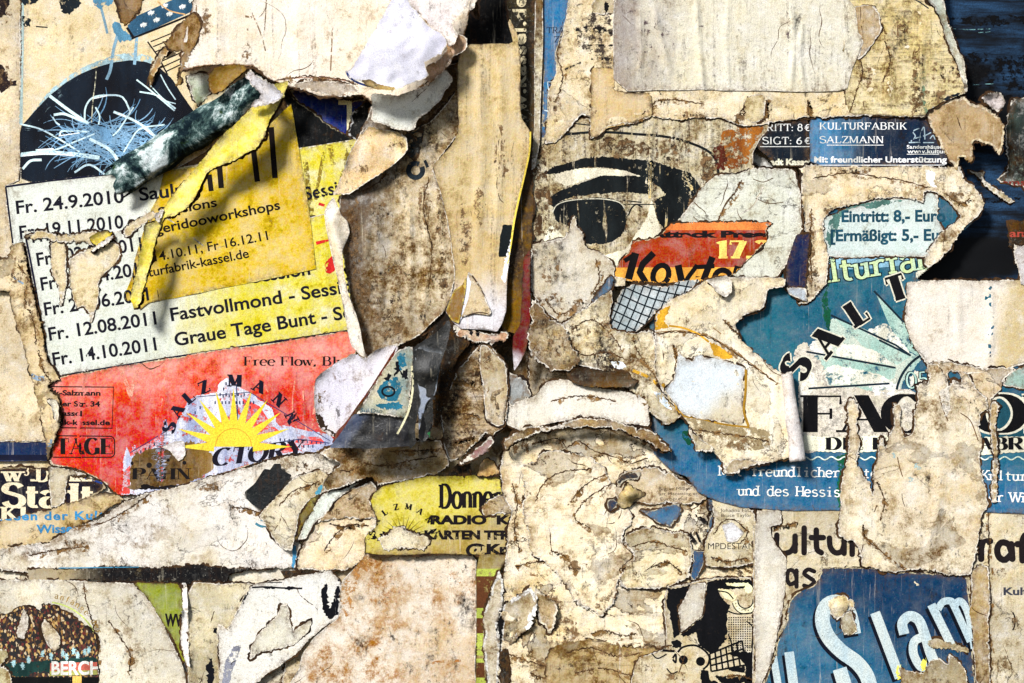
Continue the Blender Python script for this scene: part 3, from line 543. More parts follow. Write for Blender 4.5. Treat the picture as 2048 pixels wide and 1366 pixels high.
low = sheet('session_poster', 'lower overlapping copy of the date list starting at the second line', "50,462 100,470 140,478 180,474 240,462 300,440 330,430 420,500 640,430 712,420 712,662 560,684 340,716 128,752 104,742 85,650", R((216, 219, 206), c2=(208, 214, 200), stain=.12, vst=.15, speck=.25, grad=(270, 560, 480, 530, (224, 212, 92))), jag=.12, smooth=False, cat='poster', key='low')
draw(low, 'frame_line', [stroke("53,472 70,560 96,706", 4), stroke("126,751 330,717 560,682 706,660", 4)], m_blk)
def dates(Sh, txt, x, y, x1, y1, c=27, b=.02): draw(Sh, 'lettering', sans(txt, x, y, c, math.degrees(math.atan2(y - y1, x1 - x)), width=math.hypot(x1 - x, y1 - y), bold=b, sx=1), m_tx, 4)
dates(lst, 'Fr. 24.9.2010', 35, 428, 250, 405); dates(lst, 'Saulu', 281, 402, 372, 391); dates(lst, 'Fr. 19.11.2010', 42, 478, 249, 456); dates(lst, 'Alj', 292, 450, 330, 444, 24)
dates(lst, 'Session', 611, 401, 716, 380); dates(lst, 'n', 622, 448, 636, 446, 25)
dates(low, 'Fr.', 67, 486, 100, 481, 24); dates(low, 'Fr.  02.02.2011.', 77, 532, 300, 498); dates(low, 'Fr.  08.04.2011', 85, 581, 296, 548); dates(low, 'Fr. 24.06.2011', 92, 631, 300, 600); dates(low, 'Fr. 12.08.2011', 101, 681, 315, 648); dates(low, 'Fr. 14.10.2011', 109, 731, 315, 700)
dates(low, 'Sommer - Session', 334, 592, 622, 549); dates(low, 'Fastvollmond - Session', 344, 642, 728, 580); dates(low, 'Graue Tage Bunt - Session', 352, 692, 788, 622)
draw(low, 'red_drip', [stroke("633,487 645,484 662,480", [7, 6, 3]), blob("652,545 650,528 664,512 674,520 670,542 660,548", .2)], ink((190, 36, 34), .2)); draw(lst, 'red_drip', [stroke("638,408 648,411 662,417", [6, 5, 4])], ink((170, 30, 30), .2))

red = sheet('session_poster', 'bright red lower part of the session poster with sun logo and buildings', "97,768 128,752 340,717 560,684 708,661 716,705 660,744 640,760 637,790 640,832 645,860 668,868 674,884 631,905 564,909 533,919 484,935 446,945 400,959 340,976 287,988 240,990 208,962 150,934 104,930 100,920 110,880 126,840 119,800", R((220, 66, 48), c2=(206, 54, 42), stain=.1, sc_=(110, 30, 20), vst=.15, speck=.2, rim=(226, 208, 176), rimw=1.5, grad=(320, 850, 300, 700, (240, 140, 120))), jag=.18, cat='poster', key='red')
m_k = ink((16, 12, 14), .2)
draw(red, 'frame_line', [stroke("96,773 229,774 226,856 124,855", 2.4)], m_k)
for t_, x, y, x1 in (('rik-Salzmann', 98, 790, 203), ('er Str. 34', 127, 812, 202), ('assel', 127, 831, 166), ('ik-kassel.de', 126, 849, 222)): draw(red, 'lettering', sans(t_, x, y, 10.5, -.4, width=x1 - x, bold=.035), m_k, 6)
draw(red, 'stamp_frame', [stroke([(110, 871), (222, 872)] + ell(222, 882, 9, 10, -90, 0, 6) + ell(222, 905, 9, 9, 0, 90, 6) + [(108, 914)], 2.2)], m_k)
draw(red, 'lettering', serif('TAGE', 114, 908, 32, 0, .30, .05, .1, .07, width=116, tw=9.5), m_k, 5)
draw(red, 'lettering', serif('Free Flow, Blues', 488, 731, 18, 0, .17, .05, .13, .06, width=232), m_k, 5)
draw(red, 'crease_print', [stroke(curve(s), w_) for s, w_ in (("334,722 326,800 318,850", 2.2), ("175,702 168,780", 2), ("606,775 612,850 610,870", 3), ("628,750 630,800 624,860", 4), ("232,715 244,740 262,790", 8), ("286,712 270,760 262,800", 7), ("540,700 530,760 545,800", 2), ("465,697 470,730", 4), ("590,760 586,820 596,868", 3))], ink((240, 150, 120), 1.0, (236, 170, 146)))
m_bld = paper('factory_print', (238, 238, 242), (150, 160, 190), stain=.1, vst=.6, hst=.3, speck=.5, grime=0)
draw(red, 'factory_print', [blob("246,985 248,960 250,915 255,893 262,910 270,888 276,898 300,884 326,868 328,842 334,838 338,864 352,852 380,800 392,792 420,788 437,782 437,768 458,754 460,770 474,766 480,774 500,784 545,816 556,850 600,858 660,868 672,884 631,905 564,909 533,919 446,945 400,959 340,976 268,992 240,986", .3, 7)], ink((228, 228, 238), .72, (150, 160, 196), .3), 4)
draw(red, 'roof_print', [tri("262,912 300,900 322,884 326,870 290,884 262,900"), tri("486,796 520,812 545,850 560,862 520,880 490,850"), tri("256,990 240,986 252,940 262,930 262,985"), tri("600,872 640,874 652,886 610,890 590,884"), tri("560,892 590,884 600,900 560,908")], ink((214, 66, 58), .9))
draw(red, 'window_print', [rect(x, y, x + 2.6, y + 6) for x, y in [(282 + 9 * i, 900 - 5 * i) for i in range(6)] + [(284 + 9 * i, 912 - 5 * i) for i in range(6)] + [(440 + 6 * i, 786 + (i % 2) * 3) for i in range(9)] + [(430 + 7 * i, 802) for i in range(12)] + [(560 + 9 * i, 876 + i * .7) for i in range(11)] + [(562 + 9 * i, 889) for i in range(8)] + [(452, 764), (447, 775), (490, 806), (500, 812), (400, 812), (390, 822), (380, 836)]], ink((24, 34, 70), .4))
draw(red, 'line_print', [line((392, 794), (500, 784), 1.5), line((500, 784), (662, 882), 1.6), line((262, 905), (350, 852), 1.6), stroke("560,884 600,878 660,886", 2), line((334, 838), (334, 870), 1.2), stroke("474,768 476,840", 2.2)], ink((40, 50, 90), .3))
draw(red, 'lettering', serif('CTORY', 424, 932, 33, 6, .28, .06, .14, .06, width=184, shear=.22, tw=11), ink((16, 14, 26), .25), 4, up=.35)
draw(red, 'worn_brown_patch', [blob("266,912 290,900 330,890 372,884 400,886 415,890 430,915 428,938 400,957 340,974 262,980 262,950", .7, 3)], paper('worn_print', (150, 118, 66), (90, 68, 34), stain=.8, vst=.5, smud=.5, grime=0), 4)
draw(red, 'lettering', serif('PAHN', 266, 958, 22, 0, .24, .05, .16, .05, width=118), m_k, 5); draw(red, 'dot_print', [tri(ell(300, 930, 5.5, 5.5)), tri(ell(370, 925, 4, 4)), tri(ell(338, 920, 3, 3)), tri(ell(266, 926, 3, 4)), blob("278,978 285,968 296,968 316,974 336,970 368,968 372,974 330,980", .3)], m_k)
rays = [ell(468, 893, 45, 45, 180, 360)]
RY = [tri(rays[0])]
for k in range(11):
    a = math.radians(180 + k * 18); L = 117; q = math.radians(14); RY.append(np.array([[(468 + 40 * math.cos(a - q), 893 + 40 * math.sin(a - q)), (468 + 40 * math.cos(a + q), 893 + 40 * math.sin(a + q)), (468 + L * math.cos(a), 893 + L * math.sin(a))]]))
draw(red, 'sun_logo', RY, ink((232, 208, 48), .15, (238, 216, 70)), 5, up=.3)
draw(red, 'sun_outline', [stroke(ell(468, 893, 36, 36, 180, 360), 1.2)], ink((196, 110, 30), .3), up=.3)
for ch, a in zip('SALZMANN', (163, 147, 131, 115.5, 88, 66, 45, 26)): draw(red, 'lettering', serif(ch, a, 0, 24, arc=(466, 893, 120), thick=.34, thin=.1, sw=.17, sh=.1, sx=1.15), ink((14, 14, 32), .12), 5, up=.3)
# ---- left text posters
nb = sheet('poster_strip', 'flat navy blue bar ending at the red poster, left edge', "-60,884 97,884 96,921 -60,921", R((26, 52, 92), c2=(20, 42, 80), stain=.1, speck=.2, grime=.2), jag=.06, key='bar')
draw(nb, 'dark_band', [rect(-60, 909, 96, 920)], ink((10, 14, 36), .1))
sd = sheet('event_poster', 'black event poster with big cream slab letters at the left edge', "-60,932 60,934 205,962 215,975 190,990 120,1015 60,1032 30,1041 -60,1046", R((12, 12, 36), c2=(8, 8, 26), stain=.08, speck=.15, rim=(180, 160, 120), rimw=1.5), jag=.25, cat='poster', key='stadt')
draw(sd, 'blue_corner', [tri("112,938 208,936 207,968 190,962 150,950")], ink((26, 50, 108), .1)); draw(sd, 'white_rule', [stroke("110,935 210,934 209,965", 2.2)], ink((220, 214, 196), .2))
m_cr = ink((232, 214, 176), .08, (236, 222, 190))
draw(sd, 'lettering', serif('w', 9, 962, 31, 0, .22, .1, .17, .1, sx=1.5), m_cr, 5); draw(sd, 'lettering', serif('3', 50, 950, 17, 0, .2, .1, .1, .1), m_cr, 5); draw(sd, 'lettering', serif('.Denk!', 61, 962, 29, 0, .24, .1, .17, .1, width=128), m_cr, 5)
draw(sd, 'lettering', serif('Stadt', 6, 1013, 47, 0, .25, .1, .18, .1, width=186), m_cr, 5); draw(sd, 'lettering', serif('Kl', 4, 1040, 27, 0, .24, .1, .18, .1, width=52), m_cr, 5)
ide = sheet('paper_scrap', 'tan torn scrap with blue words ending in Wiss, left edge', "-60,1042 30,1036 100,1020 140,1005 210,985 240,990 250,1000 200,1030 170,1046 130,1066 100,1085 60,1090 20,1098 -60,1100", R((206, 180, 124), c2=(220, 200, 160), stain=.5, terr=.5), key='wiss')
draw(ide, 'lettering', sans('Ideen der Kultur', 2, 1040, 17, .8, width=242, bold=.03, space=1.15), ink((42, 112, 156), .35)); draw(ide, 'lettering', sans('Wissens', 75, 1065, 17, 1, width=98, bold=.03), ink((42, 112, 156), .35))
sheet('paper_scrap', 'narrow pale vertical scrap covering the middle of the big slab letters', "99,932 138,938 180,949 140,950 137,962 134,985 131,1005 118,1012 105,1014 101,970", R((222, 206, 170), stain=.2, terr=.2), key='slabcover', jag=.3)
big = sheet('paper_sheet', 'large whitish blank sheet with torn sloping top, lower left', "-60,1094 12,1098 50,1090 100,1086 128,1068 170,1048 215,1030 250,1004 290,986 345,976 400,960 480,938 533,922 575,912 632,907 690,896 700,930 640,960 600,1000 592,1040 604,1100 640,1136 -60,1140", R((208, 196, 168), c2=(226, 220, 210), stain=.42, vst=.2, speck=.2, terr=.15), key='bigleft', el=2, ew=7)
draw(big, 'teal_mark', [stroke(curve(s), w_) for s, w_ in (("512,1046 524,1052 552,1056 568,1054", 5), ("522,1040 545,1046", 2), ("532,1032 552,1036 566,1038", 3.5), ("575,1025 582,1030 580,1040", 4), ("576,1054 577,1060", 3))], ink((52, 104, 122), .8)); draw(big, 'blue_sliver', [blob("585,1088 593,1090 594,1108 590,1135 584,1134 586,1110", .3)], ink((72, 142, 182), .1))
blk = sheet('poster_strip', 'long black worn strip running across the lower left', "60,1136 300,1135 460,1135 506,1136 460,1146 456,1162 300,1162 60,1160", R((9, 10, 14), c2=(12, 14, 18), stain=.12, sc_=(170, 152, 116), speck=.5, grime=.1, grad=(210, 1150, 110, 1150, (176, 160, 128))), jag=.45, key='blackstrip', up=2.5)
draw(blk, 'blue_hairline', [line((120, 1134.5), (280, 1132.5), 2)], ink((60, 120, 150), .3), clip=False)
sheet('poster_strip', 'short black printed bar with grey end, right of the long black strip', "562,1141 606,1139 606,1165 575,1164", R((12, 12, 14), c2=(20, 22, 24), stain=.2, sc_=(160, 150, 120), speck=.2), jag=.1, key='shortbar')
crowd0 = sheet('paper_sheet', 'pale sheet of bare paper round the crowd photo, bottom left corner', "-60,1163 270,1163 300,1195 350,1290 372,1340 380,1430 -60,1430", R((228, 218, 192), stain=.25, vst=.2, terr=.25), key='crowdsheet', jag=.2)
T = NT('crowd_print'); g = T.n('ShaderNodeNewGeometry'); P = g.outputs['Position']
vo = T.n('ShaderNodeTexVoronoi'); T.put(vo.inputs['Vector'], T.vec(P, (1, 1, .62), (0, 0, 0))); vo.inputs['Scale'].default_value = 300
sp = T.n('ShaderNodeSeparateXYZ'); T.put(sp.inputs[0], vo.outputs['Color']); rp = T.n('ShaderNodeValToRGB'); T.put(rp.inputs[0], sp.outputs[0]); rp.color_ramp.interpolation = 'CONSTANT'
for k, (p, c) in enumerate(((0, (18, 8, 10)), (.3, (60, 30, 18)), (.45, (96, 26, 22)), (.55, (14, 14, 18)), (.68, (196, 160, 96)), (.78, (90, 60, 30)), (.86, (206, 184, 146)), (.93, (150, 110, 50)))):
    e = rp.color_ramp.elements[k] if k < 2 else rp.color_ramp.elements.new(p); e.position = p; e.color = lin(c)
T.put(T.b.inputs['Base Color'], rp.outputs[0]); T.b.inputs['Roughness'].default_value = .6
crowd = sheet('crowd_photo_poster', 'torn photo poster of a dense stadium crowd with banner, bottom left corner', "-60,1230 0,1228 26,1226 38,1214 54,1210 72,1214 84,1222 87,1206 110,1209 141,1226 174,1249 195,1270 198,1310 197,1430 -60,1430", T.m, jag=.25, cat='poster', key='crowd')
draw(crowd, 'green_ground_print', [blob("-60,1330 60,1322 102,1318 196,1312 200,1332 60,1345 60,1352 -60,1356", .5)], ink((16, 44, 42), .6, (34, 72, 66)))
draw(crowd, 'figure_print', [blob(ell(x, y, 3.4, 7), 1.2, int(x)) for x, y in ((150, 1300), (158, 1308), (128, 1305), (136, 1312), (172, 1302), (180, 1298), (105, 1310), (88, 1306), (60, 1318), (48, 1330), (30, 1325))], ink((150, 186, 190), .3))
draw(crowd, 'black_ground_print', [rect(-60, 1352, 200, 1430)], ink((6, 8, 8), .3)); draw(crowd, 'post_print', [rect(148, 1350, 166, 1430)], ink((206, 160, 80), .1))
draw(crowd, 'banner_print', [tri("103,1332 197,1330 197,1347 102,1350")], ink((150, 150, 80), .4)); draw(crowd, 'banner_print', [tri("103,1324 197,1322 197,1338 103,1340")], ink((170, 84, 70), .4))
draw(crowd, 'lettering', sans('BERCH', 106, 1347, 27, .5, width=98, bold=.03), ink((206, 206, 196), .35), up=.25)
sheet('paper_scrap', 'tall drop shaped bare patch in the crowd photo near its left', "50,1216 58,1222 60,1250 52,1276 40,1274 36,1262 44,1240", R((230, 220, 204)), key='drop1', jag=.3)
sheet('paper_scrap', 'rounded bare patch in the middle of the crowd photo', "92,1236 108,1252 124,1272 122,1294 110,1302 98,1290 90,1268 86,1250", R((214, 200, 170)), key='drop2', jag=.3)
sheet('paper_scrap', 'pale torn patch at the lower left corner of the crowd photo', "-60,1300 14,1296 20,1310 4,1330 24,1340 22,1430 -60,1430", R((200, 188, 140), stain=.5), key='drop3', jag=.5)
draw(crowd0, 'green_arc', [stroke(ell(92, 1305, 108, 103, -82, -24, 20), 3)], ink((166, 178, 96), .4)); draw(crowd0, 'lettering', serif('anfange der', 78, -5.6, 12, arc=(92, 1305, 112), thick=.16, thin=.08, sw=.1, sh=.06), ink((140, 112, 54), .5))
tr = sheet('poster_scrap', 'olive green triangular scrap with the letters WW', "268,1163 366,1166 372,1250 380,1324 368,1318 351,1278 320,1230 300,1196", R((156, 166, 64), c2=(136, 146, 56), stain=.25, vst=.3), jag=.15, key='olive')
draw(tr, 'lettering', sans('WWW', 332, 1249, 24, -1, width=64, bold=.05), m_k, 5)
sheet('poster_curl', 'white folded strip hanging over the right side of the green triangle', "366,1164 374,1164 380,1200 380,1250 384,1330 376,1326 364,1282 366,1250 370,1210", R((238, 236, 232), stain=.05, vst=.05, grime=.3), key='oliveurl', jag=.15, el=5, ew=6)

# ---- lower middle left
sheet('paper_sheet', 'beige bare paper column between the green triangle and the dripping sheet', "376,1163 510,1164 502,1182 477,1221 460,1257 438,1246 441,1430 382,1430", R((220, 206, 166), stain=.35, vst=.3, terr=.3), key='col1', jag=.25)
drip = sheet('poster_scrap', 'grey white sheet with black drips and jagged lower edge, lower left middle', "505,1168 560,1160 630,1145 660,1138 684,1160 682,1236 651,1250 625,1272 600,1300 560,1330 500,1372 455,1430 430,1430 441,1366 437,1244 460,1258 477,1221", R((218, 218, 212), c2=(226, 222, 210), stain=.15, vst=.15), jag=.3, key='drip')
m_bk = ink((8, 10, 16), .15)
draw(drip, 'black_bar_print', [stroke(curve("506,1173 530,1172 550,1173 565,1174 606,1175"), [2, 3, 6, 2, 4][:1] * 1 and 3.4), blob("528,1174 545,1170 556,1174 545,1177", .2), blob("565,1174 580,1170 604,1175 580,1178", .2), line((508, 1163), (566, 1163), 1.8)], m_bk)
draw(drip, 'black_drip', [blob("577,1228 581,1232 583,1250 586,1266 581,1264 577,1245", .4), blob("512,1282 516,1284 515,1295 511,1293", .4), blob("648,1172 654,1160 656,1190 662,1216 668,1200 674,1170 680,1170 680,1200 678,1226 664,1236 654,1232 646,1214 642,1190", .8, 2), blob("674,1142 682,1146 682,1162 675,1158", .5), blob("486,1186 500,1180 496,1190 487,1206", .5), blob("464,1330 474,1320 470,1318 462,1326", .6)], m_bk)
draw(SHEETS['col1'], 'black_drip', [blob("420,1322 428,1314 431,1340 428,1366 427,1430 415,1430 417,1366 413,1330", .8, 3), blob("428,1254 436,1250 436,1266 430,1262", .6)], m_bk)
draw(drip, 'grey_wash', [blob("470,1290 486,1284 478,1310 470,1330 460,1366 446,1366 452,1320", .4)], ink((120, 122, 134), .8))
sheet('paper_scrap', 'cream tongue of torn paper lying inside the dripping sheet', "528,1300 500,1318 512,1272 556,1230 564,1208 576,1204 580,1222 586,1262 602,1250 626,1236 618,1262 590,1288", R((228, 222, 200), stain=.2), key='tongue', jag=.35)
peach = sheet('paper_sheet', 'large square peach coloured blank sheet with rusty stains, bottom centre', "733,1104 840,1103 953,1105 953,1240 951,1430 560,1430 580,1366 600,1334 606,1306 628,1274 656,1250 680,1232 684,1160 713,1131", R((224, 208, 184), c2=(208, 184, 150), stain=.65, smud=.25, sc_=(160, 110, 60), speck=.55, vst=0), jag=.12, key='peach', el=2)
draw(peach, 'rust_stain', [blob("684,1165 700,1150 720,1120 745,1115 760,1125 735,1140 715,1160 710,1200 704,1225 690,1232 684,1210", .9, 2), stroke(curve("850,1336 870,1322 900,1320 922,1318"), 5), blob("890,1130 905,1125 915,1160 935,1170 945,1180 920,1170 900,1150", 1, 2)], ink((172, 114, 58), 1.1, (196, 146, 84)))
K_ = sheet('paper_scrap', 'cream torn piece with pointed top above the peach sheet', "597,1138 598,1112 613,1077 630,1045 660,1038 707,1030 759,1036 751,1054 734,1068 733,1101 725,1118 690,1140 640,1139", R((230, 212, 172), c2=(226, 204, 166), stain=.25, terr=.5), key='creamK')
sheet('paper_scrap', 'brown beige crumpled patch left of the yellow logo poster', "669,1000 690,984 705,975 745,960 760,985 742,1000 750,1020 758,1036 700,1034 650,1040 628,1046 652,1028", R((206, 178, 132), stain=.5, terr=.7), key='patchL', wr=2)
sheet('poster_scrap', 'long pale mint sliver between two brown torn edges', "735,950 745,944 700,978 670,1001 651,1030 630,1044 614,1076 597,1078 612,1040 628,1016 646,987 690,968", R((222, 230, 218), c2=(214, 222, 208), stain=.08), key='mint', jag=.2)
sheet('poster_scrap', 'thin olive yellow sliver at the left end of the mint strip', "643,982 625,1022 606,1050 596,1078 591,1078 597,1031 602,1024 625,992", R((176, 164, 60), c2=(110, 96, 40), stain=.5), key='olsl', jag=.3)
sheet('paper_scrap', 'cream scrap curving down between black tape and mint sliver', "642,938 660,950 646,985 624,994 600,1026 590,1080 586,1100 560,1090 520,1030 530,1018 560,986 590,952", R((226, 212, 176), stain=.3, terr=.35), key='J1', jag=.3)
draw(SHEETS['J1'], 'blue_chip', [blob("632,984 640,970 648,968 644,984 634,992", .5)], ink((60, 120, 140), .1))
tape = sheet('tape_piece', 'black rectangular piece of tape stuck at an angle, centre left', "492,982 512,966 531,936 543,938 551,926 564,926 566,938 587,949 572,964 559,985 540,1004 526,1018 508,1008 495,995", R((9, 14, 18), c2=(12, 20, 24), stain=.05, speck=.1, grime=0, rough=.5, gloss=.3), jag=0.06, cat='tape', key='tape', el=2)
rib = sheet('paper_ribbon', 'twisted brown ridge of torn paper running from dark foil to the mint strip', "640,905 680,888 740,884 800,884 845,878 885,880 895,905 900,925 880,944 842,952 800,960 760,968 745,950 700,968 650,982 648,960 668,940 684,925 660,914", R((204, 184, 140), c2=(150, 126, 84), stain=.6, terr=.8, hst=.3, smud=.35), key='ridge', el=3, wr=6)
yel = sheet('event_poster', 'pale yellow poster strip with small sun logo and the word Donners', "743,1000 750,985 765,972 800,962 846,951 943,949 1000,946 1003,985 1024,1020 1020,1106 733,1106 733,1070 752,1054 758,1036 750,1020", R((220, 206, 92), c2=(208, 194, 96), stain=.3, vst=.1, speck=.3, grad=(880, 1020, 900, 1080, (186, 164, 98))), jag=.15, cat='poster', key='donner')
draw(yel, 'lettering', serif('Donners', 879, 1013, 46, 0, .25, .1, .13, .08, width=140), m_k, 5)
draw(yel, 'sun_rays', [np.array([[(808 + 12 * math.cos(a - .12), 1070 + 12 * math.sin(a - .12)), (808 + 12 * math.cos(a + .12), 1070 + 12 * math.sin(a + .12)), (808 + 50 * math.cos(a), 1070 + 46 * math.sin(a))]]) for a in [math.pi + k * math.pi / 12 for k in range(13)]], ink((96, 84, 22), .3))
draw(yel, 'lettering', serif('SALZMANN', 172, -23, 12, arc=(808, 1072, 56), thick=.3, thin=.12, sw=.16, sh=.12, sx=1.1), m_k, 5)
draw(yel, 'lettering', sans('RADIO  K', 862, 1045, 17, 0, width=160, bold=.06), m_k, 5); draw(yel, 'lettering', sans('KARTEN TFR', 850, 1075, 17, 0, width=172, bold=.06), ink((16, 12, 14), .6), 5); draw(yel, 'lettering', sans('@Kr', 932, 1104, 19, 0, width=86, bold=.06), m_k, 5)
draw(yel, 'black_scrap_print', [blob("734,1077 752,1067 757,1074", .3), blob("760,1066 770,1058 772,1068 785,1064 780,1070 766,1074", .5)], m_k)
sheet('paper_scrap', 'ragged white chip covering the base of the small sun logo', "770,1098 756,1075 790,1052 808,1048 822,1062 850,1066 862,1080 850,1096 800,1092", R((226, 214, 180), stain=.4, terr=.4), key='wchip', jag=.8)
sheet('paper_scrap', 'brown stained scrap hiding the end of the word Donners', "962,1012 980,996 1004,985 1026,1016 1030,1024 995,1024 970,1030", R((196, 172, 126), stain=.5, terr=.5), key='dcover', jag=.6)
olv = sheet('poster_strip', 'narrow vertical strip banded in olive green and maroon, bottom centre', "953,1106 1020,1106 998,1138 984,1162 970,1212 966,1290 972,1366 972,1430 950,1430", R((176, 156, 96), stain=.5), jag=.1, key='bands')
draw(olv, 'colour_band', [rect(950, 1134, 1010, 1149), rect(950, 1212, 1000, 1232), rect(950, 1262, 1000, 1306), rect(950, 1312, 1000, 1320), rect(950, 1350, 1000, 1380)], ink((140, 150, 62), .7)); draw(olv, 'colour_band', [rect(950, 1149, 1010, 1212), rect(950, 1232, 1000, 1262), rect(950, 1320, 1000, 1350), rect(950, 1380, 1000, 1430)], ink((70, 36, 18), .7, (96, 56, 30)))
# ---- lower middle: big field of peeled beige paper
fld = sheet('paper_sheet', 'big field of peeled beige paper with curling torn steps, lower centre right', "1012,892 1030,872 1062,858 1110,845 1180,842 1262,857 1320,892 1342,908 1348,942 1372,960 1396,992 1450,1008 1506,1016 1508,1430 985,1430 1004,1300 1000,1200 1012,1106 1024,1020 1004,985 1000,930", R((220, 198, 154), c2=(226, 210, 176), stain=.38, terr=1.0, terrs=5.5, speck=.4, hst=.3, lines=.9), key='field', el=2.5, wr=3.2)
draw(fld, 'damp_stain', [blob("1100,1240 1130,1230 1150,1260 1200,1280 1190,1310 1140,1300 1100,1290", 1.5, 3), blob("1020,870 1060,860 1080,880 1050,910 1020,900", 1.2, 5), stroke(curve("1020,1300 1060,1310 1100,1335 1150,1345"), 8), blob("1040,1200 1060,1180 1100,1190 1115,1220 1100,1230 1070,1200", 1.5, 7), stroke(curve("1060,1144 1110,1150 1160,1152 1200,1160"), 6)], ink((106, 72, 34), 1.15, (140, 100, 56)))
sheet('paper_scrap', 'long cream tongue with wavy edge in the beige field near centre', "1040,930 1090,900 1150,905 1200,925 1250,990 1262,1040 1240,1072 1270,1110 1236,1150 1226,1200 1200,1230 1150,1200 1110,1140 1060,1100 1046,1020", R((230, 212, 174), c2=(234, 218, 186), stain=.3, terr=.8, terrs=6, hst=.25), key='tongue2', wr=2.4, jag=.9, el=2)
sheet('paper_scrap', 'pale flat patch left of the black skeleton print, lower right centre', "1262,1060 1290,1050 1370,1060 1380,1100 1376,1150 1330,1170 1300,1172 1240,1170 1236,1150 1268,1112 1246,1074", R((222, 206, 166), stain=.3, terr=.7), key='patchM', wr=1.6, jag=.7)
sheet('paper_scrap', 'yellow brown streaked patch at the bottom of the beige field', "1090,1300 1180,1270 1260,1290 1330,1300 1390,1340 1400,1430 1080,1430", R((206, 178, 120), stain=.6, terr=1, hst=.3), key='patchN', wr=3, jag=.8)
curl = sheet('paper_curl', 'brown paper curl with bright white torn lip, bottom centre', "1004,1210 1020,1196 1044,1180 1062,1170 1074,1188 1072,1220 1060,1250 1040,1262 1026,1280 1010,1292 1000,1300 1001,1250", R((196, 178, 138), c2=(90, 78, 60), stain=.5, vst=.3, smud=.3, rim=(244, 240, 232), rimw=7), key='curl', jag=.5, lifts=[(1004, 1190, 1004, 1300, 0, 9), (1010, 1300, 1060, 1180, 16, 26)])
sheet('paper_curl', 'rounded brown flake right of the white lipped curl', "1068,1172 1090,1185 1112,1200 1114,1216 1106,1250 1096,1262 1090,1244 1078,1240 1072,1210", R((190, 164, 116), stain=.6, rim=(236, 222, 196), rimw=3), key='flakeR', jag=.5, el=6)
sheet('paper_scrap', 'narrow white scrap edge left of the dark slit, bottom centre', "998,1134 1004,1150 1006,1200 996,1240 1000,1280 998,1320 996,1366 994,1430 980,1430 972,1330 966,1290 972,1262 966,1240 972,1212 984,1170", R((222, 208, 176), stain=.4, terr=.4, rim=(240, 236, 226), rimw=4), key='slitedge', jag=.6, el=3)
draw(SHEETS['slitedge'], 'dark_slit', [blob("1003,1204 1005,1206 1004,1270 1001,1290 996,1262 992,1250 997,1230", .6, 2)], ink((10, 8, 8), .1), clip=False)
sheet('tape_piece', 'narrow black vertical sliver at the bottom edge below the curl', "998,1300 1014,1290 1018,1320 1016,1430 996,1430", R((14, 14, 14), stain=.2, sc_=(120, 110, 90)), key='slit2', jag=.5)
tr2 = sheet('print_scrap', 'stained scrap with lines of tiny newspaper print, right of centre', "1236,948 1262,938 1300,930 1340,944 1368,962 1392,972 1412,990 1400,1000 1370,1006 1330,1002 1300,1006 1270,1000 1236,1012 1228,980", R((212, 190, 150), stain=.5, smud=.3), key='news', jag=.6)
for i, t_ in enumerate(('lichen in', 'Lesing Lo', 'Sigur: Miller (A', 'art Macatting en', 'Europupul')): draw(tr2, 'lettering', sans(t_, (1368, 1360, 1316, 1315, 1318)[i], 958 + i * 10, 6.5, 1, width=(30, 34, 80, 78, 52)[i]), ink((70, 56, 46), .4))
cr = sheet('paper_lump', 'cream crumpled lump of paper in a dark hole beside the tiny print', "1254,962 1262,972 1287,982 1286,988 1268,996 1258,1010 1244,1014 1231,1004 1236,984 1246,972", R((232, 208, 146), stain=.2), key='lump', jag=.3, bumps=[(1252, 985, 13, 20), (1266, 985, 6, 6)], over=1)
for nm, lb, o, c in (('blue_shard', 'small dark blue shard left of the cream lump', "1213,998 1230,994 1232,1010 1218,1020 1213,1012", (26, 60, 90)), ('blue_shard', 'curved dark blue shard over the cream lump', "1231,962 1240,948 1262,940 1280,944 1274,956 1250,956 1236,970", (22, 40, 52)),
                     ('blue_shard', 'light blue folded scrap below the tiny print lines', "1277,1016 1300,1018 1325,1010 1354,1004 1360,1018 1350,1036 1338,1050 1312,1042 1288,1024", (76, 130, 170)), ('blue_shard', 'tall thin blue shard above the word MPDESTAN', "1420,1018 1428,1024 1424,1048 1414,1064 1409,1058 1414,1040", (50, 96, 130)),
                     ('blue_shard', 'blue pointed shard below and left of MPDESTAN', "1377,1094 1392,1098 1411,1098 1402,1126 1392,1148 1385,1158 1378,1150 1384,1120", (46, 96, 136)), ('blue_shard', 'vertical blue sliver beside the steel blue text band', "1414,976 1420,976 1422,1016 1414,1018", (44, 84, 116))):
    sheet(nm, lb, o, R(c, stain=.15, speck=.3, rim=(206, 196, 170), rimw=1), key=lb, jag=.3, cat='blue scrap')
mp = sheet('print_scrap', 'beige scrap printed MPDESTAN with a white pentagon hole', "1418,984 1450,990 1478,1008 1504,1018 1506,1120 1460,1130 1410,1128 1404,1100 1412,1064 1424,1048", R((222, 206, 166), stain=.35, terr=.5), key='mp', jag=.4)
draw(mp, 'lettering', sans('MPDESTAN', 1412, 1094, 13, 0, width=92, bold=-.004), m_k); draw(mp, 'lettering', sans('Johanna Fatz', 1436, 1020, 7, 0, width=62), ink((60, 48, 40), .4)); draw(mp, 'lettering', sans('Bruce Taylor', 1438, 1030, 7, 0, width=60), ink((60, 48, 40), .4))
draw(mp, 'pen_mark', [line((1374, 1064), (1386, 1080), 8), line((1388, 1060), (1396, 1080), 4), blob("1386,1024 1400,1030 1412,1040 1404,1042 1392,1034", .5)], m_k, clip=False)
sheet('paper_scrap', 'white pentagon shaped clean spot above the word MPDESTAN', "1439,1046 1460,1040 1484,1061 1470,1078 1458,1081 1448,1078", R((238, 238, 240), stain=.03, speck=.1), key='penta', jag=.12)
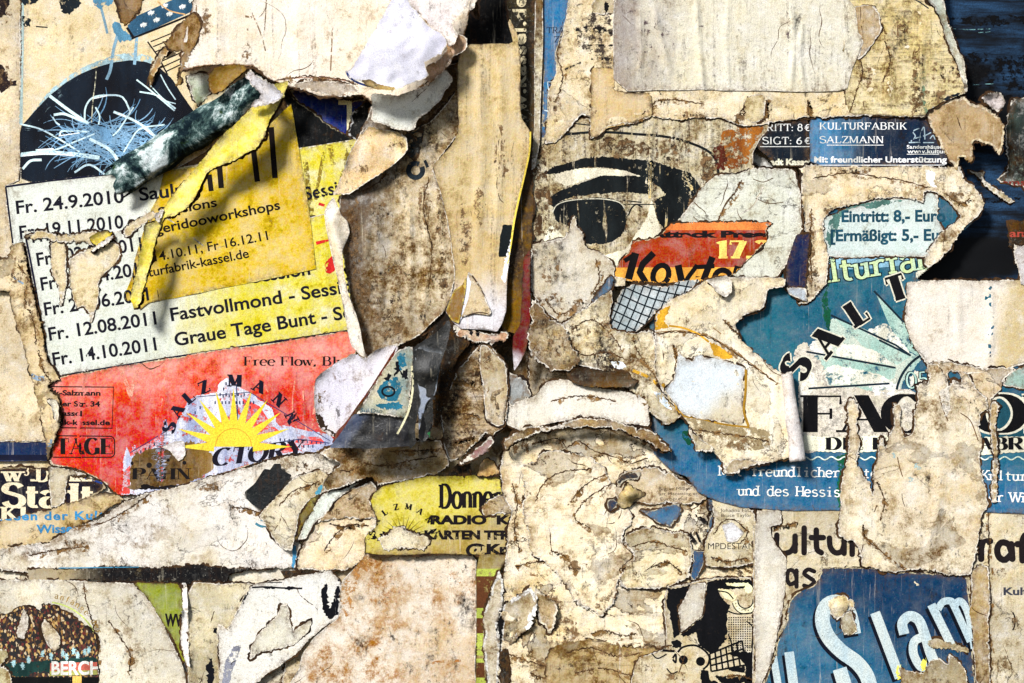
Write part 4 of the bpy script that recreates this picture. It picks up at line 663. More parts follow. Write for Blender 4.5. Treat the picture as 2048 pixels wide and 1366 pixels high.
sk = sheet('skeleton_print_poster', 'cream poster with black skeleton comic drawing and halftone, bottom right of centre', "1326,1172 1378,1160 1408,1152 1506,1150 1508,1430 1250,1430 1270,1310 1330,1290", R((224, 206, 164), stain=.4, speck=.4, terr=.3), jag=.3, cat='poster', key='skel')
m_K = ink((6, 7, 10), .08)
draw(sk, 'halftone_print', [rect(x, y, x + 2.6, y + 2.6) for x in np.arange(1452, 1502, 4.6) for y in np.arange(1228, 1296, 4.6)], ink((30, 26, 30), .1), 9)
draw(sk, 'black_shape', [blob(s, .5, k) for k, s in enumerate(("1331,1170 1348,1172 1377,1164 1368,1190 1354,1211 1356,1262 1343,1272 1338,1234 1329,1200", "1410,1157 1505,1154 1504,1170 1470,1172 1428,1172 1441,1193 1456,1206 1449,1221 1451,1257 1442,1272 1431,1295 1415,1300 1395,1282 1387,1254 1402,1226 1405,1190", "1356,1263 1376,1250 1400,1229 1398,1244 1390,1257 1364,1268", "1507,1247 1512,1430 1484,1430 1484,1349 1495,1311 1500,1280", "1396,1334 1412,1334 1414,1352 1432,1356 1436,1366 1430,1430 1400,1430", "1276,1362 1300,1358 1312,1370 1310,1430 1280,1430"))], m_K, 5)
draw(sk, 'skull_outline', [stroke(curve("1352,1298 1362,1288 1384,1284 1402,1292 1414,1306 1412,1322 1402,1332"), 4), stroke("1320,1294 1346,1296", 5), stroke(curve("1276,1298 1284,1292 1290,1300 1298,1294 1308,1294"), 4.5), stroke(curve("1342,1310 1348,1302 1348,1318 1342,1312"), 4)] + [tri(ell(x, y, 9, 9)) for x, y in ((1363, 1313), (1397, 1316))], m_K, 5)
rb = []
for i in range(7): a, b = np.array((1415, 1301)) * (1 - i / 6) + np.array((1479, 1275)) * i / 6, np.array((1418, 1336)) * (1 - i / 6) + np.array((1487, 1323)) * i / 6; rb.append(line(a, b, 3.6))
for j in range(4): a, b = np.array((1415, 1301)) * (1 - j / 3) + np.array((1418, 1336)) * j / 3, np.array((1479, 1275)) * (1 - j / 3) + np.array((1487, 1323)) * j / 3; rb.append(line(a, b, 3.6))
draw(sk, 'ribcage_print', rb + [blob("1445,1328 1486,1326 1484,1338 1460,1336", .3)], m_K, 5)
draw(sk, 'dotted_ring', [stroke(ell(1486, 1196, 20, 20, 20, 180), 10)], ink((232, 216, 170), .1)); draw(sk, 'dotted_ring', [stroke(ell(1486, 1196, 15, 15, -10, 190), 2.6), stroke(ell(1486, 1196, 26, 26, 20, 170), 2)] + [tri(ell(1486 + 20 * math.cos(a), 1196 + 20 * math.sin(a), 1.2, 1.2, n=8)) for a in np.linspace(.3, 2.9, 9)], m_K)
draw(sk, 'pale_spot', [blob("1446,1160 1490,1160 1496,1166 1470,1168 1450,1166", .3), blob("1430,1172 1452,1174 1470,1186 1462,1198 1444,1190", .3), blob(ell(1492, 1172, 8, 9), .2)], ink((220, 200, 156), .3), 5)
sheet('paper_scrap', 'grey beige kite shaped chip lying inside the black comic shape', "1378,1163 1408,1160 1404,1190 1400,1226 1384,1238 1358,1260 1356,1232 1353,1211 1366,1190", R((208, 200, 180), stain=.25), key='kite', jag=.2)

# ---- lower right: beige poster with rounded black letters, steel blue Slam poster
kp = sheet('culture_poster', 'beige poster with rounded black letters ultur and raf, lower right', "1500,1000 1800,1000 2100,1006 2100,1430 1500,1430", R((218, 202, 164), stain=.38, vst=.25, speck=.4, terr=.15), jag=.05, cat='poster', key='kult')
m_R = ink((22, 16, 18), .3, (34, 28, 28))
cap = lambda x, y: tri(ell(x, y, 5.6, 5.6, n=14))
def fat(P, wd=11.2): P = curve(P, 18) if len(pts(P)) > 2 else pts(P); return [stroke(P, wd), tri(ell(*P[0], wd / 2, wd / 2, n=14)), tri(ell(*P[-1], wd / 2, wd / 2, n=14))]
for P_ in (["1548,1066 1548,1092 1560,1102 1576,1098 1585,1084", "1584,1068 1584,1098"], ["1602,1052 1602,1101"], ["1626,1056 1627,1092 1636,1101", "1616,1071 1640,1071"], ["1652,1072 1654,1090 1664,1101 1676,1098 1681,1086", "1681,1076 1681,1102"], ["1697,1080 1697,1104", "1697,1086 1708,1076"]): draw(kp, 'letter', sum((fat(p) for p in P_), []), m_R, 5)
for P_ in (["1952,1081 1952,1113", "1952,1090 1960,1080 1970,1078"], ["2012,1084 2014,1113", "2012,1098 2006,1084 1992,1081 1984,1094 1988,1110 2000,1115 2012,1104"], ["2034,1116 2034,1080 2040,1066 2052,1064", "2024,1084 2046,1084"]): draw(kp, 'letter', sum((fat(p, 13) for p in P_), []), m_R, 5)
for P_ in (["1587,1136 1587,1168", "1587,1150 1582,1138 1572,1136 1568,1150 1574,1164 1586,1158"], ["1622,1138 1610,1134 1602,1142 1612,1150 1622,1158 1612,1168 1602,1166"]): draw(kp, 'letter', sum((fat(p, 8.5) for p in P_), []), m_R, 5)
draw(kp, 'lettering', sans('Kultur', 1996, 1184, 15, 0, width=76, bold=.035), ink((54, 56, 66), .4)); draw(kp, 'crack', [stroke(curve("2014,1218 2018,1228 2018,1244 2014,1254"), 3)], m_R)
wh = sheet('paper_sheet', 'tall pale blank strip with torn right edge, left of the Slam poster', "1504,1017 1556,1016 1557,1044 1534,1049 1537,1067 1554,1095 1567,1111 1564,1176 1556,1230 1544,1285 1532,1330 1512,1370 1508,1430 1504,1430", R((228, 220, 202), stain=.12, vst=.12, speck=.2), key='palestrip', jag=.15, el=2)
slam = sheet('slam_poster', 'steel blue poster with big white tilted Slam letters, lower right', "1640,1130 1764,1131 1765,1139 1925,1144 1929,1206 1934,1283 1940,1366 1944,1430 1500,1430 1522,1366 1546,1306 1546,1288 1566,1241 1572,1200 1584,1183 1620,1167 1628,1158", R((66, 122, 150), c2=(52, 104, 136), stain=.15, sc_=(14, 24, 40), speck=.25, smud=.25, rim=(224, 210, 170), rimw=1.4, grad=(1600, 1300, 1690, 1150, (22, 58, 92))), jag=.2, cat='poster', key='slam', el=2)
m_sh = ink((6, 10, 22), .1); m_sl = ink((176, 198, 206), .3, (206, 216, 212))
SL = [stroke(curve("1700,1262 1694,1230 1684,1210 1664,1198 1644,1208 1638,1236 1650,1268 1676,1296 1706,1318 1726,1345 1734,1380 1732,1420", 50), 29), stroke("1672,1330 1684,1370 1700,1420", 28)], [stroke("1742,1219 1791,1348", 20)], [stroke(curve("1800,1262 1796,1240 1810,1226 1828,1234 1840,1262 1852,1300 1868,1336", 36), 20), stroke(curve("1838,1266 1820,1276 1818,1300 1832,1326 1846,1326", 20), 17)], [stroke("1853,1203 1893,1284", 17), stroke(curve("1866,1212 1876,1198 1890,1196 1898,1206 1930,1276", 24), 14), stroke(curve("1900,1204 1908,1196 1918,1204 1928,1230 1938,1290", 20), 14)], [stroke("1541,1306 1562,1430", 14), stroke("1572,1297 1590,1430", 19)]
for L_ in SL:
    draw(slam, 'letter_shadow', grow(L_, -5, 6), m_sh, 6)
for L_ in SL: draw(slam, 'letter', L_, m_sl, 6, up=.22)
sheet('paper_scrap', 'crumpled cream chip stuck on the top of the letter S', "1648,1196 1664,1186 1680,1184 1692,1192 1700,1194 1701,1214 1694,1216 1690,1204 1682,1222 1668,1232 1656,1226 1650,1210", R((230, 208, 156), stain=.2), key='chipS', jag=.6, bumps=[(1670, 1205, 14, 9)], el=2)
sheet('paper_scrap', 'small brown tab below the cream chip on letter S', "1676,1222 1694,1216 1708,1256 1692,1264 1680,1262 1674,1240", R((196, 186, 150), stain=.6), key='tabS', jag=.2)
sheet('paper_scrap', 'long brown torn strip across the foot of the letter m', "1847,1274 1866,1270 1884,1277 1906,1284 1926,1288 1927,1298 1908,1296 1886,1288 1860,1290 1848,1286", R((186, 166, 122), stain=.5, rim=(206, 190, 150), rimw=2), key='mfoot', jag=.6, el=3)
sheet('paper_scrap', 'mottled grey brown patch under the letters l and a of the blue poster', "1788,1326 1806,1334 1822,1336 1838,1340 1850,1314 1872,1310 1886,1322 1888,1300 1908,1316 1922,1336 1930,1430 1800,1430 1796,1366", R((176, 160, 122), stain=.6, smud=.3), key='lfoot', jag=.5, el=2)
draw(slam, 'yellow_fleck', [blob("1786,1324 1794,1322 1794,1350 1784,1352", .5), blob("1836,1312 1844,1308 1842,1334 1832,1334", .5)], ink((226, 208, 84), .1), up=.4)
sheet('paper_strip', 'narrow brown vertical strip between blue poster and beige poster', "1932,1140 1950,1120 1966,1130 1965,1240 1966,1430 1942,1430 1936,1290 1928,1220", R((186, 160, 112), stain=.5, vst=.5, smud=.3), key='bstrip', jag=.35, el=2)

# ---- right: teal factory poster
tl = sheet('factory_poster', 'teal poster with the word FACTORY and black ray lines, right side', "1296,560 1470,540 1600,380 1900,372 1952,432 1880,500 1818,566 2100,566 2100,1026 1720,1018 1480,1012 1420,996 1390,980 1370,950 1340,940 1300,900", R((48, 108, 126), c2=(38, 90, 116), stain=.15, sc_=(16, 30, 36), vst=.2, speck=.3, grad=(1700, 850, 1690, 960, (52, 108, 146))), jag=.1, cat='poster', key='teal')
draw(tl, 'green_shade', [blob("1360,860 1378,856 1384,880 1376,890 1362,876", .6), blob("1640,590 1652,560 1656,640 1646,680", .8), blob("1666,910 1690,900 1680,1010 1668,1012", .8)], ink((10, 70, 46), .7))
pan = sheet('price_label', 'pale blue grey panel with admission prices, right', "1640,440 1690,418 1760,398 1830,402 1850,385 1868,395 1866,440 1880,470 1868,482 1862,500 1842,516 1760,514 1650,516 1636,480", R((196, 212, 206), c2=(206, 214, 206), stain=.15, vst=.1, speck=.2), jag=.25, cat='price label', key='panel')
m_te = ink((20, 62, 78), .12)
draw(pan, 'dark_print', [blob("1660,424 1680,418 1700,412 1760,402 1800,404 1770,410 1745,420 1690,420 1676,432 1664,470 1652,500 1646,470", .8, 2)], ink((72, 108, 100), .7))
draw(pan, 'lettering', sans('Eintritt: 8,- Euro', 1676, 446, 23, .3, width=205, bold=.035), m_te, 5, clip=False); draw(pan, 'lettering', sans('[Ermäßigt: 5,- Euro', 1654, 484, 23, .3, width=246, bold=.035), m_te, 5, clip=True)
draw(tl, 'pale_band', [tri("1650,516 1842,516 1800,532 1720,540 1650,540")], ink((116, 156, 176), .3))
m_dk = ink((12, 30, 40), .1); m_mint = ink((186, 214, 196), .15); m_cream = ink((216, 212, 192), .25, (226, 222, 200))
kw = dict(thick=.15, thin=.11, sw=.15, sh=.09)
for dx, dy in ((-2, -2), (2, 2), (-2, 2), (2, -2)): draw(tl, 'letter_outline', grow(serif('ulturfabrik', 1618, 571, 46, 8.0, width=330, **kw), dx, dy), m_dk, 8)
draw(tl, 'lettering', serif('ulturfabrik', 1618, 571, 46, 8.0, width=330, **kw), ink((190, 218, 190), .1, (206, 222, 150)), 6)
MI = ["1744,588 1776,620 1800,646 1812,676 1836,716 1788,690 1762,632", "1660,634 1700,650 1760,674 1812,712 1786,730 1716,690 1690,664", "1640,712 1700,722 1784,736 1780,756 1700,768 1640,758 1620,742", "1700,776 1782,766 1784,790 1700,790"]
draw(tl, 'mint_ground', [blob('1655,636 1700,650 1783,690 1836,716 1800,760 1784,790 1596,792 1598,744 1606,706 1640,704 1652,680', .3, 8)], ink((170, 200, 188), .62, (216, 214, 196)), 6)
draw(tl, 'mint_wedge', [tri(s) for s in MI], ink((150, 190, 178), .75, (186, 210, 196)), 8)
draw(tl, 'worn_wedge', [blob(s, .4, 3) for s in ("1722,664 1765,645 1800,690 1812,708 1790,698 1750,680", "1668,690 1700,688 1750,704 1776,730 1720,722 1664,712", "1640,740 1660,728 1740,744 1776,762 1700,768 1640,770")], ink((214, 210, 190), .75), 5)
draw(tl, 'pale_ground', [blob("1590,780 1596,740 1580,720 1584,696 1606,682 1620,712 1640,730 1650,772 1836,782 1836,872 1812,872 1808,896 1750,898 1690,898 1592,905", .5, 4)], paper('flaked_print', (214, 206, 182), (196, 186, 160), stain=.4, sc_=(40, 84, 92), speck=.5, vst=.3, grime=0), 5)
draw(tl, 'scraped_patch', [blob(s, 1.2, 4 + k) for k, s in enumerate(('1612,690 1640,676 1660,690 1650,712 1620,712', '1700,700 1760,712 1770,730 1720,726', '1590,800 1594,760 1610,740 1630,760 1620,800', '1820,740 1836,750 1830,780 1810,770', '1730,770 1790,768 1800,784 1740,786'))], ink((226, 220, 200), .8), 5)
draw(tl, 'ray_line', [line(a, b, 4) for a, b in (((1740, 583), (1799, 645)), ((1655, 631), (1783, 690)), ((1750, 680), (1813, 711)), ((1606, 703), (1783, 735)), ((1610, 776), (1771, 766)), ((1783, 690), (1813, 711)))] + [stroke(ell(1900, 792, 116, 100, 188, 318, 30), 5)], m_dk, 6)
for ch, x, y, rt, sz in (('S', 1602, 762, 66, 50), ('A', 1650, 716, 50, 50), ('L', 1706, 655, 33, 46), ('T', 1775, 606, 18, 46), ('Z', 1830, 590, 8, 40)):
    for dx, dy in ((-3, 0), (3, 0), (0, 3), (0, -3)): draw(tl, 'letter_outline', grow(serif(ch, x, y, sz * 1.08, rt, .37, .1, .2, .12), dx, dy), m_cream, 8, up=.3)
for ch, x, y, rt, sz in (('S', 1602, 762, 66, 50), ('A', 1650, 716, 50, 50), ('L', 1706, 655, 33, 46), ('T', 1775, 606, 18, 46)): draw(tl, 'letter', serif(ch, x, y, sz * 1.08, rt, .37, .1, .2, .12), ink((8, 8, 12), .1), 5, up=.5)
for dx in (-1.6, 1.6): draw(tl, 'number_outline', grow(serif('0561 9572', 1803, 776, 31, 4, .12, .08, 0, 0, width=190), dx, dx), m_dk, 6)
draw(tl, 'number', serif('0561 9572', 1803, 776, 31, 4, .1, .07, 0, 0, width=190), ink((170, 204, 190), .1), 6)
draw(tl, 'dark_ground', [rect(1930, 786, 2100, 874)], ink((26, 70, 84), .35))
fx = (('F', 1595, 88), ('A', 1668, 100), ('C', 1758, 86), ('T', 1836, 88), ('O', 1936, 106), ('R', 2036, 100))
for ch, x, wd in fx[4:]: [draw(tl, 'letter_outline', grow(serif(ch, x, 862, 73, 0, .34, .05, .1, .05, width=wd, tw=29), dx, dy), m_cream, 8, up=.3) for dx, dy in ((-4, 3), (4, 3), (-4, -3), (4, -3))]
for ch, x, wd in fx: draw(tl, 'letter', serif(ch, x, 862, 73, 0, .34, .045, .11, .055, width=wd, tw=29), ink((7, 7, 10), .1), 5, up=.5)
draw(tl, 'pale_rule', [blob("1600,866 1640,872 1812,870 2100,872 2100,900 1600,902", .3)], ink((208, 202, 178), .5), 6)
draw(tl, 'lettering', serif('DIE KULTURFABRIK', 1644, 897, 24, 0, .34, .06, .11, .08, width=440, tw=10), ink((10, 10, 14), .15), 5, up=.5)
draw(tl, 'ornament', [stroke([(x, 914 + 3 * math.sin(x / 4.2)) for x in range(1600, 2100, 2)], 2.6)], ink((190, 206, 190), .5), 6)
m_wt = ink((216, 220, 210), .1); kt = dict(thick=.13, thin=.11, sw=.15, sh=.09, mono=.62)
draw(tl, 'lettering', serif('Mit freundlicher Unterst', 1436, 948, 19.5, -.9, width=356, **kt), m_wt, 5)
draw(tl, 'lettering', serif('und des Hessischen', 1470, 987, 19.5, -.9, width=262, **kt), m_wt, 5); draw(tl, 'lettering', serif('Kulturamtes', 1953, 957, 19.5, -.9, width=166, **kt), m_wt, 5); draw(tl, 'lettering', serif('er Wissensch', 1967, 1000, 19.5, -.9, width=180, **kt), m_wt, 5)
# ---- right: bare paper torn over the factory poster
cov = sheet('paper_sheet', 'clean off white blank sheet over the teal rays, right edge', "1804,565 1850,562 1936,563 2025,561 2040,566 2100,566 2100,738 2048,726 2018,732 2000,742 1972,742 1948,745 1922,748 1896,732 1863,727 1848,732 1837,718 1817,690 1799,635 1806,596", R((226, 216, 200), c2=(218, 208, 192), stain=.08, vst=.08, speck=.12, grad=(1960, 640, 2020, 650, (206, 186, 140))), jag=.22, key='clean', el=2)
sheet('paper_scrap', 'brown fringe of torn paper under the lower edge of the clean white sheet', "1846,728 1870,722 1900,724 1960,738 2020,735 2000,754 1987,782 1972,796 1967,822 1960,818 1945,808 1926,778 1906,742 1886,742 1884,790 1860,764 1842,744", R((206, 186, 150), stain=.5, terr=.6), key='fringe', jag=.7, el=2)
sheet('poster_scrap', 'grey mint corner of poster below the white sheet at the right edge', "1992,770 2014,740 2060,728 2100,726 2100,786 2046,778", R((150, 180, 168), c2=(110, 146, 140), stain=.2), key='mintcorner', jag=.3)
fl = sheet('paper_sheet', 'large beige torn patch with flame shaped peaks hiding part of FACTORY', "1686,812 1690,796 1702,797 1709,822 1706,850 1712,884 1703,923 1716,941 1720,954 1731,960 1737,990 1739,936 1747,916 1749,886 1751,872 1757,874 1763,897 1769,868 1779,850 1776,812 1786,804 1793,815 1790,840 1798,872 1812,869 1820,852 1818,826 1826,806 1823,772 1836,762 1846,766 1850,752 1846,734 1864,726 1874,744 1886,756 1884,784 1874,776 1870,800 1876,818 1882,834 1888,800 1884,772 1896,760 1912,764 1918,748 1930,752 1940,776 1958,790 1966,812 1950,824 1946,850 1954,880 1948,923 1960,970 1965,1008 1951,1031 1945,1080 1935,1118 1932,1145 1763,1139 1714,1127 1712,1100 1699,1077 1686,1075 1668,1067 1671,1031 1673,1011 1673,975 1684,923 1689,898", R((206, 188, 154), c2=(216, 202, 170), stain=.5, terr=.7, speck=.5, vst=.2), jag=0.55, key='flames', wr=1.4, el=2.2, ew=7)
draw(fl, 'crack', [stroke(curve(s), 2) for s in ("1717,1044 1718,1064 1740,1084 1768,1110 1800,1130", "1786,912 1790,930 1796,950", "1745,1006 1740,1020", "1910,824 1930,840 1946,880", "1868,790 1876,818 1886,840")], ink((84, 58, 30), .6)); draw(fl, 'blue_tint', [blob(ell(1827, 929, 9, 7), 1.2), blob(ell(1810, 955, 7, 5), 1.2), blob(ell(1778, 908, 5, 6), 1.2)], ink((140, 160, 160), 1.1))
sheet('paper_strip', 'thin vertical beige tear through the O of FACTORY', "1968,818 1974,800 1984,806 1980,860 1984,920 1982,960 1982,1000 1974,1004 1970,975 1974,940 1972,880", R((204, 180, 134), stain=.4), key='tearO', jag=.6)
sheet('paper_scrap', 'mottled beige torn corner right of the orange strip with the date', "1538,446 1560,452 1596,463 1586,483 1574,510 1566,534 1546,560 1500,562 1456,556 1466,546 1480,533 1500,514 1520,494 1528,483 1524,460", R((214, 196, 154), stain=.5, terr=.6, speck=.5), key='attcorner', jag=.5)
sheet('paper_curl', 'small white scroll curling out at the left end of the RITT label', "1480,300 1500,280 1514,276 1508,296 1507,312 1530,320 1544,338 1543,362 1532,356 1515,334 1490,320", R((222, 220, 214), c2=(206, 212, 204), stain=.15, rim=(236, 232, 226), rimw=2), key='scroll', jag=.25, el=5, wr=3, over=8)
a1 = sheet('paper_scrap', 'arched tan torn band around the admission price panel', "1594,336 1700,334 1800,336 1880,338 1910,338 1918,366 1936,374 1952,394 1957,417 1948,432 1922,454 1909,468 1891,499 1868,524 1845,540 1838,528 1842,508 1860,484 1874,466 1898,450 1912,436 1890,408 1866,391 1850,384 1838,388 1838,410 1819,404 1789,397 1755,400 1725,405 1691,415 1666,418 1650,428 1640,440 1640,480 1650,516 1646,560 1640,575 1612,604 1590,610 1600,560 1604,480 1596,400", R((220, 200, 160), c2=(226, 210, 174), stain=.4, terr=.6, speck=.45), key='arch', wr=1.6, jag=.45, el=2.4, ew=7)
draw(a1, 'pale_chip', [blob("1840,342 1850,344 1860,350 1858,372 1864,380 1852,376 1842,362", .5)], ink((226, 222, 206), .1))
lab2 = sheet('venue_label', 'blue venue label reading KULTURFABRIK SALZMANN, upper right', "1612,241 1640,236 1700,236 1780,239 1840,237 1852,262 1868,288 1884,318 1882,336 1612,337", R((84, 142, 184), c2=(72, 130, 172), stain=.1, speck=.2, smud=.2, grad=(1640, 280, 1740, 284, (18, 38, 62))), jag=.1, cat='label', key='lab2')
lab1 = sheet('venue_label', 'near black price label reading RITT 8 and SIGT 6, upper right', "1508,300 1514,280 1526,258 1559,248 1610,243 1612,337 1541,337 1530,318", R((14, 26, 38), c2=(10, 20, 30), stain=.08, speck=.2), jag=.1, cat='label', key='lab1')
m_lb = ink((214, 216, 210), .12); kc = dict(thick=.13, thin=.09, sw=.12, sh=.05)
draw(lab2, 'lettering', serif('KULTURFABRIK', 1631, 264, 13.5, 0, width=174, **kc), m_lb, 5); draw(lab2, 'lettering', serif('SALZMANN', 1631, 291, 13.5, 0, width=128, **kc), m_lb, 5); draw(lab2, 'rule', [line((1646, 295), (1758, 295), 1.4), line((1620, 334.5), (1878, 334.5), 1.4), line((1804, 313), (1868, 313), 1.2)], m_lb)
draw(lab2, 'lettering', sans('Mit freundlicher Unterstützung', 1621, 329, 12, 0, width=262, bold=.028), ink((206, 206, 200), .2), 6); draw(lab2, 'lettering', sans('Sandershäuser', 1804, 302, 7.5, 0, width=76, bold=.015), m_lb); draw(lab2, 'lettering', sans('www.kultur', 1805, 311, 8, 0, width=78, bold=.02), m_lb)
draw(lab2, 'ship_mark', [stroke(curve(s), 2) for s in ("1812,288 1820,278 1816,268 1828,262", "1828,288 1832,270 1838,260 1840,284", "1820,282 1840,276 1852,270", "1850,282 1856,276 1860,284", "1808,290 1858,290")], ink((150, 170, 180), .5))
draw(lab1, 'lettering', serif('RITT: 8', 1527, 267, 14, 0, width=72, **kc), m_lb, 5); draw(lab1, 'lettering', sans('€', 1602, 267, 13), m_lb); draw(lab1, 'lettering', serif('SIGT: 6', 1518, 293, 14, 0, width=80, **kc), m_lb, 5); draw(lab1, 'lettering', sans('€', 1602, 293, 13), m_lb)
draw(lab1, 'rule', [line((1514, 298), (1612, 298), 1.4)], m_lb); draw(lab1, 'lettering', sans('adt Kassel', 1534, 334, 12, 0, width=80, bold=.05), ink((206, 200, 176), .2), 6)
sheet('paper_scrap', 'ragged tan flap at the right end of the KULTURFABRIK label', "1843,236 1850,222 1872,214 1914,198 1930,213 1965,223 1983,236 1997,256 1993,300 1986,316 1974,296 1934,283 1932,332 1912,318 1906,330 1902,345 1886,322 1868,286", R((212, 182, 136), stain=.45, speck=.5, terr=.3, rim=(232, 214, 180), rimw=4), key='flapK', jag=.6, el=3)
sheet('paper_scrap', 'small white flake standing out above the green plank photo', "1946,203 1966,194 1986,192 1998,214 1984,230 1968,222", R((226, 214, 210), stain=.1), key='flakeW', jag=.4, el=7)
sheet('paper_scrap', 'thin cream torn edge hanging beside the reddish ems letters', "1932,342 1948,346 1966,344 1964,358 1984,374 2010,390 2030,404 2014,406 1994,392 1966,372 1958,356", R((216, 202, 160), stain=.4), key='edgeE', jag=.5, el=6)
sheet('paper_scrap', 'white scrap at the far right edge below the reddish am letters', "2016,490 2028,494 2100,486 2100,572 2030,572 2026,540 2018,520", R((220, 216, 214), stain=.2, vst=.2), key='amscrap', jag=.3, el=3)

tear('field', "1024,863 1054,850 1089,846 1149,846 1224,856 1274,876 1304,896 1330,916", "1064,886 1114,876 1134,892 1154,880 1189,900 1234,914 1259,924 1294,914", "1024,963 1034,1003 1029,1053 1039,1098", "1180,1262 1210,1256 1240,1266 1268,1263", "1030,1130 1080,1118 1140,1126 1190,1120", "1290,940 1330,960 1366,990 1380,1020", "1010,1300 1060,1318 1120,1334 1180,1338", "1060,1340 1090,1350 1150,1352")
tear('tongue2', "1134,1008 1154,983 1174,963 1214,943", "1224,963 1189,983 1164,1003 1149,1033 1179,1053", "1259,1063 1244,1083 1264,1108 1239,1133 1244,1153 1229,1183 1224,1213 1194,1233", "1070,1000 1090,960 1130,940 1180,936", "1100,1096 1130,1110 1150,1140")
tear('patchM', "1262,1090 1300,1080 1350,1092 1372,1100", "1300,1130 1330,1120 1360,1140"); tear('patchN', "1130,1300 1180,1290 1230,1306 1280,1300", "1150,1340 1200,1330 1260,1344")
tear('bigleft', "150,1053 210,1043 250,1023 280,1003 300,988", "465,1013 500,1018 525,1028", "535,1013 560,993 590,978 620,972", "60,1110 120,1098 180,1092")
tear('creamK', "650,1100 670,1070 700,1048 740,1050", "660,1046 690,1052 720,1046"); tear('crowdsheet', "170,1163 175,1198 185,1233 192,1268 200,1333", "220,1240 260,1300 262,1340"); tear('J1', "560,1010 590,980 620,970 640,960")
tear('skel', "1270,1300 1310,1290 1340,1284", "1420,1136 1450,1128 1490,1130", "1430,1350 1470,1344 1500,1352"); tear('kult', "1534,1050 1560,1048 1590,1040", "1820,1120 1860,1126", "1966,1020 1968,1366"); tear('flames', "1717,1044 1722,1070 1746,1092 1780,1118 1800,1134", "1745,960 1760,1000 1750,1040")
tear('mp', "1424,1064 1440,1040 1462,1036 1490,1060 1476,1082", "1420,1110 1450,1118 1490,1112"); tear('arch', "1620,360 1680,350 1740,356 1800,366 1850,380", "1880,390 1910,410 1930,400", "1616,420 1614,500 1616,560")

draw(sk, 'black_shape', [blob(s, .8, k + 20) for k, s in enumerate(("1452,1300 1470,1296 1500,1300 1504,1330 1492,1350 1484,1320 1470,1308", "1424,1344 1450,1350 1480,1346 1492,1354 1470,1362 1440,1360", "1338,1276 1350,1272 1362,1280 1352,1290 1342,1288", "1390,1284 1410,1290 1430,1292 1440,1280 1450,1270 1440,1262 1420,1278", "1400,1130 1404,1150 1398,1156"))], m_K, 5)
draw(sk, 'line_print', [stroke(curve(s), 2.6) for s in ("1452,1262 1458,1280 1462,1300", "1488,1236 1500,1250 1498,1290", "1346,1196 1338,1180", "1300,1300 1312,1310 1330,1302", "1430,1176 1450,1180 1462,1192", "1402,1340 1404,1366", "1420,1362 1426,1380", "1450,1216 1470,1222 1500,1220", "1330,1330 1340,1340 1352,1336")], m_K)
# ---- face print and the scraps round the orange strip
face = sheet('face_print_poster', 'streaked beige poster with black eye and dark glasses print, centre', "1076,250 1200,240 1350,238 1500,240 1534,258 1514,284 1500,310 1500,340 1530,360 1500,420 1400,470 1320,520 1240,560 1200,600 1120,650 1060,640 1060,300", R((206, 192, 152), c2=(190, 170, 128), stain=.55, vst=1.0, speck=.5, terr=.2), jag=.2, cat='poster', grid=4.2, key='face')
m_f = ink((7, 11, 13), .5, (24, 30, 32), .6)
draw(face, 'grey_skin_print', [blob("1108,366 1110,348 1140,342 1200,340 1250,344 1290,358 1240,356 1180,360 1130,376", .2), blob("1100,450 1120,470 1150,500 1180,520 1250,500 1290,440 1300,400 1320,470 1290,510 1240,550 1200,590 1100,600 1070,520", .2)], ink((206, 196, 172), .4), 7)
draw(face, 'black_brow_print', [blob("1084,352 1100,340 1140,328 1180,319 1230,318 1290,325 1340,338 1376,350 1392,372 1404,392 1376,404 1366,440 1352,452 1326,462 1310,440 1306,404 1330,392 1310,374 1290,362 1250,346 1200,338 1150,342 1110,352", .3, 3), stroke(curve("1110,276 1150,272 1200,269 1264,273 1315,277 1354,284 1392,297 1418,312 1430,334 1432,352"), 5), stroke("1128,250 1180,256 1230,262", 2.5)], m_f, 6)
draw(face, 'glasses_print', [blob("1101,396 1120,384 1143,376 1170,366 1200,355 1254,355 1292,358 1297,391 1251,388 1200,391 1170,394 1140,398 1116,408 1108,420 1100,412", .3, 5), blob("1104,420 1116,408 1140,402 1170,400 1200,398 1226,402 1244,414 1252,436 1249,456 1240,474 1222,486 1200,491 1172,490 1152,482 1144,462 1130,452 1110,444", .25, 6)], m_f, 6)
draw(face, 'lens_glint', [stroke(curve('1104,428 1112,414 1130,406 1160,402 1200,401 1236,408 1250,426'), 1.8)], ink((190, 186, 166), .6)); draw(face, 'thin_line_print', [stroke(curve("1254,434 1260,420 1270,412 1282,418"), 3), line((1244, 404), (1280, 408), 2.4), line((1244, 412), (1306, 412), 2), stroke(curve("1316,410 1340,420 1362,430"), 2)], m_f)
draw(face, 'pale_streak_print', [stroke(curve(s), w_) for s, w_ in (("1296,330 1296,400", 5), ("1366,350 1380,384", 6), ("1330,440 1326,470", 4))], ink((200, 176, 120), .4), 8, up=.5)
draw(face, 'damp_stain', [blob('1066,300 1090,320 1100,380 1090,440 1110,470 1080,490 1062,440', 1.3, 3), blob('1400,300 1420,330 1430,380 1410,420 1390,380', 1.3, 5), blob('1200,276 1260,284 1300,300 1290,316 1220,310', 1.3, 6)], ink((60, 42, 26), .95, (100, 72, 42)))
draw(face, 'rust_stain', [blob("1440,266 1480,256 1524,258 1512,284 1496,300 1490,330 1470,344 1450,340 1430,330 1432,300", .9, 2)], ink((122, 62, 18), .9, (176, 108, 36)))
draw(face, 'maroon_stain', [blob("1420,300 1440,290 1450,320 1444,346 1424,340", .8)], ink((70, 26, 14), .9))
